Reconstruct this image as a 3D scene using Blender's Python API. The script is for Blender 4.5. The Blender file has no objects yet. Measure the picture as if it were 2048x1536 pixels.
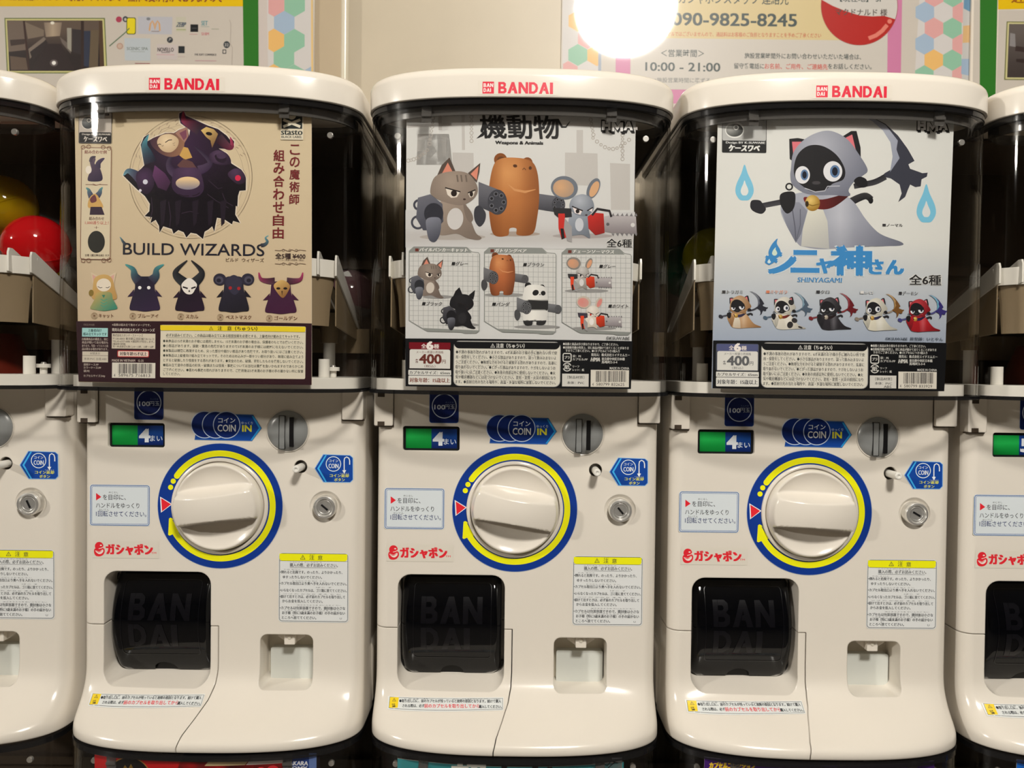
import bpy, bmesh, math, random
from mathutils import Vector, Matrix
random.seed(7)
S = bpy.context.scene
COL = S.collection
R = math.radians
# ---------------------------------------------------------------- camera, light, exposure
CZ, F, PITCH, ROLL = 1.10, 1538.0, R(1.0), R(0.65)
cd = bpy.data.cameras.new('camera'); cam = bpy.data.objects.new('camera', cd); COL.objects.link(cam)
cd.sensor_width = 36; cd.lens = F/2048*36; cd.clip_start = .02
cam.matrix_world = Matrix.Translation((0, 0, CZ)) @ Matrix.Rotation(R(90)-PITCH, 4, 'X') @ Matrix.Rotation(ROLL, 4, 'Z')
cd.dof.use_dof = True; cd.dof.focus_distance = .745; cd.dof.aperture_fstop = 7.0
S.camera = cam
w = bpy.data.worlds.new('world'); S.world = w; w.use_nodes = True
w.node_tree.nodes['Background'].inputs[0].default_value = (1.0, .93, .83, 1)
w.node_tree.nodes['Background'].inputs[1].default_value = .12
def area(name, loc, to, sx, sy, power, col):
    l = bpy.data.lights.new(name, 'AREA'); l.shape = 'ELLIPSE'; l.size = sx; l.size_y = sy
    l.energy = power; l.color = col
    o = bpy.data.objects.new(name, l); COL.objects.link(o); o.location = loc
    o.rotation_euler = (Vector(to)-Vector(loc)).to_track_quat('-Z', 'Y').to_euler()
    return o
area('ceiling_lamp', (.41, -.82, CZ+1.36), (.1, .78, CZ-.05), .37, .34, 47, (1, .952, .875))
area('ceiling_lamp', (-3.75, -1.45, CZ+1.36), (0, .78, CZ), .20, .18, 66, (1, .952, .875))
vs = S.view_settings; vs.view_transform = 'Standard'; vs.look = 'None'; vs.exposure = 0.07; vs.gamma = 1
vs.use_curve_mapping = False
S.cycles.transparent_max_bounces = 24
# ---------------------------------------------------------------- helpers
def lin(c):
    def f(v):
        v /= 255.
        return v/12.92 if v <= .04045 else ((v+.055)/1.055)**2.4
    return tuple(f(v) for v in c)
PK = 1.2       # print colours are read off the photograph; PK lifts them to albedo
def alb(c, pk=PK): return tuple(min(.93, v*pk) for v in lin(c))
def mat(name, col, rough=.4, metal=0, bevel=0, spec=.5, coat=0, alpha=1, noise=0, nscale=60, emit=None):
    m = bpy.data.materials.new(name); m.use_nodes = True; nt = m.node_tree; b = nt.nodes['Principled BSDF']
    b.inputs['Base Color'].default_value = (*col, 1); b.inputs['Roughness'].default_value = rough
    b.inputs['Metallic'].default_value = metal; b.inputs['Specular IOR Level'].default_value = spec
    b.inputs['Coat Weight'].default_value = coat; b.inputs['Coat Roughness'].default_value = .05
    b.inputs['Alpha'].default_value = alpha
    if bevel:
        n = nt.nodes.new('ShaderNodeBevel'); n.samples = 5; n.inputs[0].default_value = bevel
        nt.links.new(n.outputs[0], b.inputs['Normal'])
    if noise:
        t = nt.nodes.new('ShaderNodeTexNoise'); t.inputs['Scale'].default_value = nscale; t.inputs['Detail'].default_value = 6
        co = nt.nodes.new('ShaderNodeTexCoord'); nt.links.new(co.outputs['Object'], t.inputs['Vector'])
        r = nt.nodes.new('ShaderNodeMix'); r.data_type = 'RGBA'
        r.inputs[6].default_value = (*[v*(1-noise) for v in col], 1); r.inputs[7].default_value = (*[min(1, v*(1+noise)) for v in col], 1)
        nt.links.new(t.outputs[0], r.inputs[0]); nt.links.new(r.outputs[2], b.inputs['Base Color'])
    return m
def clearmat(name, tint, rough=.03, ior=1.45, diff=None, dfac=0.):
    m = bpy.data.materials.new(name); m.use_nodes = True; nt = m.node_tree; nt.nodes.clear()
    out = nt.nodes.new('ShaderNodeOutputMaterial'); mx = nt.nodes.new('ShaderNodeMixShader')
    tr = nt.nodes.new('ShaderNodeBsdfTransparent'); tr.inputs[0].default_value = (*tint, 1)
    gl = nt.nodes.new('ShaderNodeBsdfGlossy'); gl.inputs['Roughness'].default_value = rough
    lw = nt.nodes.new('ShaderNodeLayerWeight'); lw.inputs[0].default_value = .5
    pw = nt.nodes.new('ShaderNodeMath'); pw.operation = 'POWER'; pw.inputs[1].default_value = 5
    fr = nt.nodes.new('ShaderNodeMapRange'); r0 = ((ior-1)/(ior+1))**2; fr.inputs[3].default_value = r0; fr.inputs[4].default_value = 1.
    nt.links.new(lw.outputs['Facing'], pw.inputs[0]); nt.links.new(pw.outputs[0], fr.inputs[0])
    base = tr.outputs[0]
    if diff:
        d = nt.nodes.new('ShaderNodeBsdfDiffuse'); d.inputs[0].default_value = (*diff, 1)
        m2 = nt.nodes.new('ShaderNodeMixShader'); m2.inputs[0].default_value = dfac
        nt.links.new(tr.outputs[0], m2.inputs[1]); nt.links.new(d.outputs[0], m2.inputs[2]); base = m2.outputs[0]
    nt.links.new(fr.outputs[0], mx.inputs[0]); nt.links.new(base, mx.inputs[1]); nt.links.new(gl.outputs[0], mx.inputs[2])
    nt.links.new(mx.outputs[0], out.inputs[0])
    return m
def printmat(name, rough, coat=0, spec=.4):
    m = bpy.data.materials.new(name); m.use_nodes = True; nt = m.node_tree; b = nt.nodes['Principled BSDF']
    a = nt.nodes.new('ShaderNodeAttribute'); a.attribute_name = 'ink'
    nt.links.new(a.outputs['Color'], b.inputs['Base Color']); b.inputs['Roughness'].default_value = rough
    b.inputs['Specular IOR Level'].default_value = spec
    b.inputs['Coat Weight'].default_value = coat; b.inputs['Coat Roughness'].default_value = .035
    return m
M = dict(
 cream=mat('cream_plastic', (.80, .745, .66), .17, bevel=.0016, noise=.012, nscale=25),
 cream2=mat('cream_plastic_inner', (.78, .73, .62), .4, bevel=.0008),
 white=mat('white_plastic', (.82, .80, .74), .3, bevel=.0008),
 hop=mat('tan_hopper_plastic', (.27, .205, .125), .4, bevel=.0008),
 dark=mat('dark_brown_inside', (.06, .042, .028), .45),
 black=mat('black_plastic', (.008, .008, .009), .3),
 smoke=clearmat('smoked_flap_plastic', (.07, .075, .09), .05, 1.5, (.006, .007, .011), .22),
 emb=mat('smoked_flap_relief', (.004, .004, .006), .2),
 grey=mat('grey_plastic', (.27, .28, .28), .28, bevel=.0006),
 chrome=mat('chrome', (.80, .79, .76), .24, .75, bevel=.0004),
 dchrome=mat('dark_metal', (.12, .11, .10), .25, 1),
 redp=mat('red_plastic', (.11, .012, .006), .35),
 milk=mat('milky_plastic', (.66, .68, .64), .3),
 clear=clearmat('clear_case_plastic', (.985, .98, .972), .03, 1.38),
 rim=clearmat('clear_case_rim', (.34, .35, .37), .05, 1.6, (.08, .08, .09), .08),
 rail=clearmat('grey_card_rail', (.45, .44, .43), .12, 1.5, (.25, .24, .23), .3),
 pr=printmat('printed_paper', .5, 0, .2), st=printmat('printed_sticker', .36), lam=printmat('laminated_print', .36, .9, .25),
 drum=printmat('printed_drum', .3, .6),
)
def link(name, me, m=None, parent=None, smooth=None):
    o = bpy.data.objects.new(name, me); COL.objects.link(o)
    if m is not None: me.materials.clear(); me.materials.append(m)
    if smooth is not None:
        for p in me.polygons: p.use_smooth = True
        me.set_sharp_from_angle(angle=R(smooth))
    if parent: o.parent = parent
    return o
def empty(name, loc, label=None, cat=None, group=None):
    o = bpy.data.objects.new(name, None); COL.objects.link(o); o.location = loc; o.empty_display_size = .05
    tag(o, label, cat, group); return o
def tag(o, label=None, cat=None, group=None, kind=None):
    if label: o['label'] = label
    if cat: o['category'] = cat
    if group: o['group'] = group
    if kind: o['kind'] = kind
    return o
def copy_tree(o, parent=None, skip=()):
    c = o.copy(); COL.objects.link(c); c.parent = parent
    for ch in list(o.children):
        if ch.name.split('.')[0] in skip: continue
        copy_tree(ch, c, skip)
    return c
class MB:
    def __init__(s): s.v = []; s.f = []
    def add(s, v, f):
        n = len(s.v); s.v += [tuple(p) for p in v]; s.f += [tuple(i+n for i in q) for q in f]; return s
    def box(s, x0, x1, y0, y1, z0, z1):
        return s.add([(x0,y0,z0),(x1,y0,z0),(x1,y1,z0),(x0,y1,z0),(x0,y0,z1),(x1,y0,z1),(x1,y1,z1),(x0,y1,z1)],
                     [(0,3,2,1),(4,5,6,7),(0,1,5,4),(1,2,6,5),(2,3,7,6),(3,0,4,7)])
    def prism(s, pts, y0, y1):           # XZ polygon (counter-clockwise seen from -Y), extruded along Y
        n = len(pts)
        return s.add([(x,y0,z) for x,z in pts]+[(x,y1,z) for x,z in pts],
                     [tuple(range(n)), tuple(range(2*n-1,n-1,-1))]+[(i, i+n, (i+1)%n+n, (i+1)%n) for i in range(n)])
    def lathe(s, prof, cx, cz, seg=48):  # profile (r, y) from front to back, axis along Y
        v = []; f = []; idx = []
        for r, y in prof:
            if r < 1e-7: idx.append([len(v)]*seg); v.append((cx, y, cz))
            else:
                idx.append(list(range(len(v), len(v)+seg)))
                v += [(cx+r*math.cos(2*math.pi*k/seg), y, cz+r*math.sin(2*math.pi*k/seg)) for k in range(seg)]
        for a, b in zip(idx, idx[1:]):
            for k in range(seg):
                q = [a[k], b[k], b[(k+1)%seg], a[(k+1)%seg]]
                q = [i for j, i in enumerate(q) if i not in q[:j]]
                if len(q) > 2: f.append(q)
        return s.add(v, f)
    def vcyl(s, cx, cy, z0, z1, r0, r1=None, seg=24):
        r1 = r0 if r1 is None else r1
        v = [(cx+r*math.cos(2*math.pi*k/seg), cy+r*math.sin(2*math.pi*k/seg), z) for z, r in ((z0, r0), (z1, r1)) for k in range(seg)]
        return s.add(v, [tuple(range(seg-1,-1,-1)), tuple(range(seg, 2*seg))]+[(k,(k+1)%seg,(k+1)%seg+seg,k+seg) for k in range(seg)])
    def loft(s, secs, cap=True):         # secs: list of closed rings, same count
        n = len(secs[0]); v = [p for r in secs for p in r]; f = []
        for a in range(len(secs)-1):
            for k in range(n): f.append((a*n+k, a*n+(k+1)%n, (a+1)*n+(k+1)%n, (a+1)*n+k))
        if cap: f.append(tuple(range(n-1,-1,-1))); f.append(tuple((len(secs)-1)*n+k for k in range(n)))
        return s.add(v, f)
    def mesh(s, name='mesh'):
        me = bpy.data.meshes.new(name); me.from_pydata(s.v, [], s.f); me.validate()
        b = bmesh.new(); b.from_mesh(me); bmesh.ops.recalc_face_normals(b, faces=b.faces[:]); b.to_mesh(me); b.free()
        return me
    def obj(s, name, m, parent=None, smooth=35): return link(name, s.mesh(name), m, parent, smooth)
def rrect(x0, z0, x1, z1, r, seg=6, rb=None):
    rb = r if rb is None else rb; p = []
    for cx, cz, a, q in ((x0+rb, z0+rb, 180, rb), (x1-rb, z0+rb, 270, rb), (x1-r, z1-r, 0, r), (x0+r, z1-r, 90, r)):
        for k in range(seg+1):
            t = R(a+90*k/seg); p.append((cx+q*math.cos(t), cz+q*math.sin(t)))
    return p
def boolean(me, cutters, op='DIFFERENCE'):
    o = bpy.data.objects.new('tmp', me); COL.objects.link(o); tmp = []
    for c in cutters:
        t = bpy.data.objects.new('tmp', c.mesh()); COL.objects.link(t); tmp.append(t)
        md = o.modifiers.new('b', 'BOOLEAN'); md.operation = op; md.object = t; md.solver = 'EXACT'
    dg = bpy.context.evaluated_depsgraph_get(); dg.update()
    res = bpy.data.meshes.new_from_object(o.evaluated_get(dg))
    for t in tmp+[o]: bpy.data.objects.remove(t)
    return res
# the photograph's geometry: where a sight line meets a vertical plane at distance Y
_cr, _sr, _cp, _sp = math.cos(ROLL), math.sin(ROLL), math.cos(PITCH), math.sin(PITCH)
def ray(px, py):
    a, b = px-1024, py-768; u = (a*_cr+b*_sr)/F; v = (-a*_sr+b*_cr)/F
    return (u, _cp-_sp*v, -_sp-_cp*v)
def at(px, py, Y):
    d = ray(px, py); return (d[0]*Y/d[1], CZ+d[2]*Y/d[1])
X0, FACE, HB = .0065, .781, -.366      # machine 0 centre, face plane, base height below the camera
def L(px, py, Y=FACE, k=0):            # photo pixel -> machine-local x, z
    x, z = at(px, py, Y); return (x-X0-.3*k, z-CZ-HB)
# ---------------------------------------------------------------- flat print
FO = bpy.data.curves.new('lettering', 'FONT'); FOO = bpy.data.objects.new('lettering', FO)
_tc = {}
def tmesh(s, bold=0., res=2):
    k = (s, bold, res)
    if k not in _tc:
        FO.body = s; FO.offset = bold; FO.resolution_u = res; FO.size = 1
        me = FOO.to_mesh(); v = [(p.co.x, p.co.y) for p in me.vertices]; f = [tuple(p.vertices) for p in me.polygons]
        FOO.to_mesh_clear(); _tc[k] = (v, f)
    return _tc[k]
def smooth_pts(pts, n=5):
    o = []; N = len(pts)
    for i in range(N):
        p0, p1, p2, p3 = pts[i-1], pts[i], pts[(i+1)%N], pts[(i+2)%N]
        for k in range(n):
            t = k/n
            o.append(tuple(.5*(2*p1[j]+(p2[j]-p0[j])*t+(2*p0[j]-5*p1[j]+4*p2[j]-p3[j])*t*t+(3*p1[j]-p0[j]-3*p2[j]+p3[j])*t**3) for j in (0,1)))
    return o
def mix(a, b, t):
    t = max(0, min(1, t)); return tuple(a[i]*(1-t)+b[i]*t for i in range(3))
LET = {'H':(1., [[(0,0),(0,1),(.32,1),(.32,0)],[(.68,0),(.68,1),(1,1),(1,0)],[(.3,.36),(.3,.66),(.7,.66),(.7,.36)]]), 'M':(1.3, [[(0,0),(0,1),(.25,1),(.5,.52),(.75,1),(1,1),(1,0),(.76,0),(.76,.55),(.5,.1),(.24,.55),(.24,0)]]),
 'I':(.34, [[(0,0),(0,1),(1,1),(1,0)]]), 'A':(1.12, [[(0,0),(.40,1),(.66,1),(1,0),(.70,0),(.62,.26),(.42,.26),(.48,.46),(.56,.46),(.53,.62),(.29,0)]]),
 'N':(1.06, [[(0,0),(0,1),(.28,1),(.73,.42),(.73,1),(1,1),(1,0),(.74,0),(.27,.6),(.27,0)]]),
 'B':(.92, [[(0,0),(0,1),(.3,1),(.3,0)],[(.28,1),(.68,1),(.9,.87),(.9,.65),(.74,.52),(.28,.52),(.28,.62),(.55,.62),(.62,.67),(.62,.75),(.55,.8),(.28,.8)],[(.28,.56),(.74,.56),(.98,.42),(.98,.14),(.74,0),(.28,0),(.28,.2),(.6,.2),(.68,.25),(.68,.33),(.6,.38),(.28,.38)]]),
 'D':(1.0, [[(0,0),(0,1),(.3,1),(.3,0)],[(.28,1),(.58,1),(.9,.82),(1,.5),(.9,.18),(.58,0),(.28,0),(.28,.2),(.5,.2),(.66,.32),(.72,.5),(.66,.68),(.5,.8),(.28,.8)]])}
def word(w, x0, y0, x1, y1, gap=.10):    # block capitals as polygons filling a rectangle (y0 = base line)
    tot = sum(LET[c][0] for c in w)+gap*(len(w)-1); k = (x1-x0)/tot; x = x0; o = []
    for c in w:
        ww, ps = LET[c]
        for p in ps: o.append([(x+a*ww*k, y0+b*(y1-y0)) for a, b in p])
        x += (ww+gap)*k
    return o
class Canvas:
    STEP = .0000025
    def __init__(s, to, yf, breaks=(), zbreaks=(), pk=None):
        s.zbreaks = zbreaks; s.pk = pk or PK
        s.to = to; s.yf = yf; s.breaks = breaks; s.g = {}; s.cur = 'print'; s.lv = 0; s.sc = 1; s.ox = s.oy = 0; s.tilt = ROLL
    def group(s, n, lv=None):
        s.cur = n
        return s
    def xf(s, ox=0, oy=0, sc=1): s.ox, s.oy, s.sc = ox, oy, sc; return s
    def P(s, x, y): return (s.ox+x*s.sc, s.oy+y*s.sc)
    def raw(s, v, f, col):               # v in photo px
        s.lv += 1
        s.g.setdefault(s.cur, []).append((v, f, col, s.lv))
    def poly(s, pts, col, step=None, hold=False):
        pts = [s.P(*p) for p in pts]
        if callable(col) and step:
            step *= s.sc
            b = bmesh.new(); b.faces.new([b.verts.new((x, y, 0)) for x, y in pts]); b.normal_update()
            bmesh.ops.triangulate(b, faces=b.faces[:])
            for ax in (0, 1):
                lo = min(p[ax] for p in pts); hi = max(p[ax] for p in pts); q = lo+step
                while q < hi:
                    co = (q, 0, 0) if ax == 0 else (0, q, 0); no = (1,0,0) if ax == 0 else (0,1,0)
                    bmesh.ops.bisect_plane(b, geom=b.verts[:]+b.edges[:]+b.faces[:], plane_co=co, plane_no=no); q += step
            b.verts.index_update()
            v = [(p.co.x, p.co.y) for p in b.verts]; f = [tuple(q.index for q in t.verts) for t in b.faces]; b.free()
            cc = [col((p[0]-s.ox)/s.sc, (p[1]-s.oy)/s.sc) for p in v]
            s.raw(v, f, cc)
        else: s.raw(pts, [tuple(range(len(pts)))], col)
        return s
    def blob(s, pts, col, step=None, n=5): return s.poly(smooth_pts(pts, n), col, step)
    def rect(s, x0, y0, x1, y1, col, r=0, rb=None, tilt=True):
        t = math.tan(s.tilt) if tilt else 0; cx, cy = (x0+x1)/2, (y0+y1)/2
        p = rrect(x0, y0, x1, y1, max(r, 1e-3), 5, rb) if (r or rb) else [(x0,y0),(x1,y0),(x1,y1),(x0,y1)]
        return s.poly([(x-(y-cy)*t, y+(x-cx)*t) for x, y in p], col)
    def frame(s, x0, y0, x1, y1, wd, col, r=0):
        t = math.tan(s.tilt); cx, cy = (x0+x1)/2, (y0+y1)/2
        p = rrect(x0, y0, x1, y1, max(r, .01), 4)
        return s.stroke([(x-(y-cy)*t, y+(x-cx)*t) for x, y in p], wd, col, True)
    def ell(s, cx, cy, rx, ry=None, col=(0,0,0), step=None, n=28, rot=0):
        ry = rx if ry is None else ry; c, q = math.cos(R(rot)), math.sin(R(rot))
        return s.poly([(cx+rx*math.cos(2*math.pi*k/n)*c-ry*math.sin(2*math.pi*k/n)*q, cy+rx*math.cos(2*math.pi*k/n)*q+ry*math.sin(2*math.pi*k/n)*c) for k in range(n)], col, step)
    def stroke(s, pts, wd, col, closed=False):
        n = len(pts); v = []; f = []
        if isinstance(wd, (int, float)): wd = [wd]*n
        for i, (x, y) in enumerate(pts):
            a = pts[i-1] if (i or closed) else pts[i]; b = pts[(i+1)%n] if (i < n-1 or closed) else pts[i]
            dx, dy = b[0]-a[0], b[1]-a[1]; l = math.hypot(dx, dy) or 1; nx, ny = -dy/l*wd[i]/2, dx/l*wd[i]/2
            v += [s.P(x+nx, y+ny), s.P(x-nx, y-ny)]
        for i in range(n if closed else n-1):
            j = (i+1) % n; f.append((2*i, 2*j, 2*j+1, 2*i+1))
        s.raw(v, f, col); return s
    def ring(s, cx, cy, r, wd, col, n=40, a0=0, a1=360):
        full = a1-a0 >= 360
        p = [(cx+r*math.cos(R(a0+(a1-a0)*k/n)), cy+r*math.sin(R(a0+(a1-a0)*k/n))) for k in range(n if full else n+1)]
        return s.stroke(p, wd, col, full)
    def text(s, t, x0, x1, yc, em, col, bold=0., slant=0., rot=None, res=2, capfit=False):
        """text stretched from x0 to x1, em box (or cap box) centred on yc"""
        if bold > .018 or (bold > .012 and any('\u4e00' <= ch <= '\u9fff' for ch in t)):
            d = min(bold, .11)*em*(1.15 if capfit else .8); st = ((-d,0),(d,0)) if em < 12 else ((-d,-d*.6),(d,-d*.6),(-d,d*.6),(d,d*.6),(0,0))
            for dx, dy in st: s.text(t, x0+dx, x1+dx, yc+dy, em, col, 0, slant, rot, res, capfit)
            return s
        v, f = tmesh(t, bold, res)
        if not v: return s
        a = min(p[0] for p in v); b = max(p[0] for p in v); k = (x1-x0)/max(b-a, 1e-6); cx = (x0+x1)/2
        if capfit:
            lo = min(p[1] for p in v); hi = max(p[1] for p in v); ky = em/(hi-lo); mid = (lo+hi)/2
        else: ky = em; mid = .36
        r = s.tilt if rot is None else rot+s.tilt; c, q = math.cos(r), math.sin(r); o = []
        for x, y in v:
            dx = (x-a)*k+x0-cx; dy = -(y-mid)*ky; dx -= dy*slant
            o.append(s.P(cx+dx*c-dy*q, yc+dx*q+dy*c))
        s.raw(o, f, col); return s
    def vtext(s, t, x, y0, y1, em, col, bold=0.):
        n = len(t); st = (y1-y0)/n
        for i, ch in enumerate(t):
            yc = y0+st*(i+.5); s.text(ch, x-em*.46-(yc-y0)*.011, x+em*.46-(yc-y0)*.011, yc, em*.95, col, bold, res=2, capfit=True)
        return s
    def block(s, w, x0, x1, yc, h, col, gap=.10):
        t = math.tan(s.tilt); cx = (x0+x1)/2
        for p in word(w, x0, yc+h/2, x1, yc-h/2, gap): s.poly([(x-(y-yc)*t, y+(x-cx)*t) for x, y in p], col)
        return s
    def build(s, parent, m, names=None):
        out = []
        for g, items in s.g.items():
            V = []; Fc = []; C = []
            for v, f, col, lv in items:
                n = len(V); y = -lv*s.STEP
                for x_, y_ in v:
                    x, z = s.to(x_, y_); V.append((x, y, z))
                Fc += [tuple(i+n for i in q) for q in f]
                if isinstance(col, list): C += [(*alb(c, s.pk), 1) for c in col]
                else: C += [(*alb(col, s.pk), 1)]*len(v)
            me = bpy.data.meshes.new(g); me.from_pydata(V, [], Fc)
            ca = me.color_attributes.new('ink', 'FLOAT_COLOR', 'POINT')
            ca.data.foreach_set('color', [c for q in C for c in q])
            b = bmesh.new(); b.from_mesh(me); b.normal_update()
            bmesh.ops.triangulate(b, faces=[q for q in b.faces if len(q.verts) > 4])
            for X in s.breaks:
                bmesh.ops.bisect_plane(b, geom=b.verts[:]+b.edges[:]+b.faces[:], plane_co=(X,0,0), plane_no=(1,0,0))
            for Z in s.zbreaks:
                bmesh.ops.bisect_plane(b, geom=b.verts[:]+b.edges[:]+b.faces[:], plane_co=(0,0,Z), plane_no=(0,0,1))
            for q in b.verts: q.co.y += s.yf(q.co.x, q.co.z)
            for q in b.faces:
                q.normal_update()
                if q.normal.y > 0: q.normal_flip()
            b.to_mesh(me); b.free()
            o = link(g, me, m, parent); out.append(o)
        return out
def pl(fn, br):                          # piecewise linear version of fn over break points
    ys = [fn(x) for x in br]
    def g(x):
        if x <= br[0]: i = 0
        elif x >= br[-1]: i = len(br)-2
        else:
            i = 0
            while x > br[i+1]: i += 1
        t = (x-br[i])/(br[i+1]-br[i]); return ys[i]*(1-t)+ys[i+1]*t
    return g
# ---------------------------------------------------------------- the machine shell
def crm(tab, n=4):
    o = []; t = [tab[0]]+tab+[tab[-1]]
    for i in range(1, len(t)-2):
        p0, p1, p2, p3 = t[i-1:i+3]
        for k in range(n):
            u = k/n; o.append(tuple(.5*(2*p1[j]+(p2[j]-p0[j])*u+(2*p0[j]-5*p1[j]+4*p2[j]-p3[j])*u*u+(3*p1[j]-p0[j]-3*p2[j]+p3[j])*u**3) for j in (0,1)))
    o.append(tab[-1]); return o
PROF = crm([(0,-.0575),(.0012,-.0600),(.006,-.0605),(.0105,-.0580),(.0155,-.0500),(.021,-.0390),(.028,-.0255),(.036,-.0140),(.045,-.0052),(.054,-.0012),(.066,0.)], 3)
NOSE = .0605
def yfront(z):
    if z >= PROF[-1][0]: return 0.
    for (a, ya), (b, yb) in zip(PROF, PROF[1:]):
        if a <= z <= b: return ya+(yb-ya)*(z-a)/max(b-a, 1e-9)
    return PROF[0][1]
def sup(s, b, n=2.6): return b*(1-max(0., 1-abs(s)**n)**(1/n))
def bodyy(x, z):
    t = min(1, -yfront(z)/NOSE); a = .1435+.002*t; s = min(1, abs(x)/a); r = .013
    q = max(0, abs(x)-(a-r)); df = r-math.sqrt(max(0, r*r-q*q))
    return yfront(z)+t*sup(s, .066)+(1-t)*df
SS = [math.sin(k/44*math.pi/2) for k in range(-44, 45)]
SS = sorted(set([round(v, 5) for v in SS]+[-.995+.0,.995]+[v/12 for v in range(-11, 12)]))
def body_solid():
    secs = []
    for z in [p[0] for p in PROF]+[.09, .12, .18, .24, .30, .3455]:
        t = min(1, -yfront(z)/NOSE); a = .1435+.002*t
        ring = [(s*a, bodyy(s*a, z), z) for s in SS]+[(a, .05, z), (-a, .05, z)]
        secs.append(ring)
    return MB().loft(secs)
def outl(a, yf, b, yb, n=2.6, r=.03):
    p = [(s*a, yf+sup(s, b, n)) for s in SS]
    p += [(a, yb-r)]+[(a-r+r*math.cos(R(k*15)), yb-r+r*math.sin(R(k*15))) for k in range(1, 6)]+[(a-r, yb)]
    p += [(-a+r, yb)]+[(-a+r-r*math.sin(R(k*15)), yb-r+r*math.cos(R(k*15))) for k in range(1, 6)]+[(-a, yb-r)]
    return p
def shell(z0, z1, t, a, yf, b, yb):      # hollow wall between two outlines
    o = outl(a, yf, b, yb); i = outl(a-t, yf+t, b-t*.3, yb-t, r=.03-t); n = len(o); m = MB()
    v = [(x,y,z) for z in (z0, z1) for x, y in o]+[(x,y,z) for z in (z0, z1) for x, y in i]
    f = []
    for k in range(n):
        j = (k+1) % n
        f += [(k,j,j+n,k+n), (2*n+j,2*n+k,3*n+k,3*n+j), (k+n,j+n,j+3*n,k+3*n), (j,k,k+2*n,j+2*n)]
    return m.add(v, f)
Z_CASE0, Z_CASE1, Z_LID1 = .3455, .612, .6415
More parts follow.
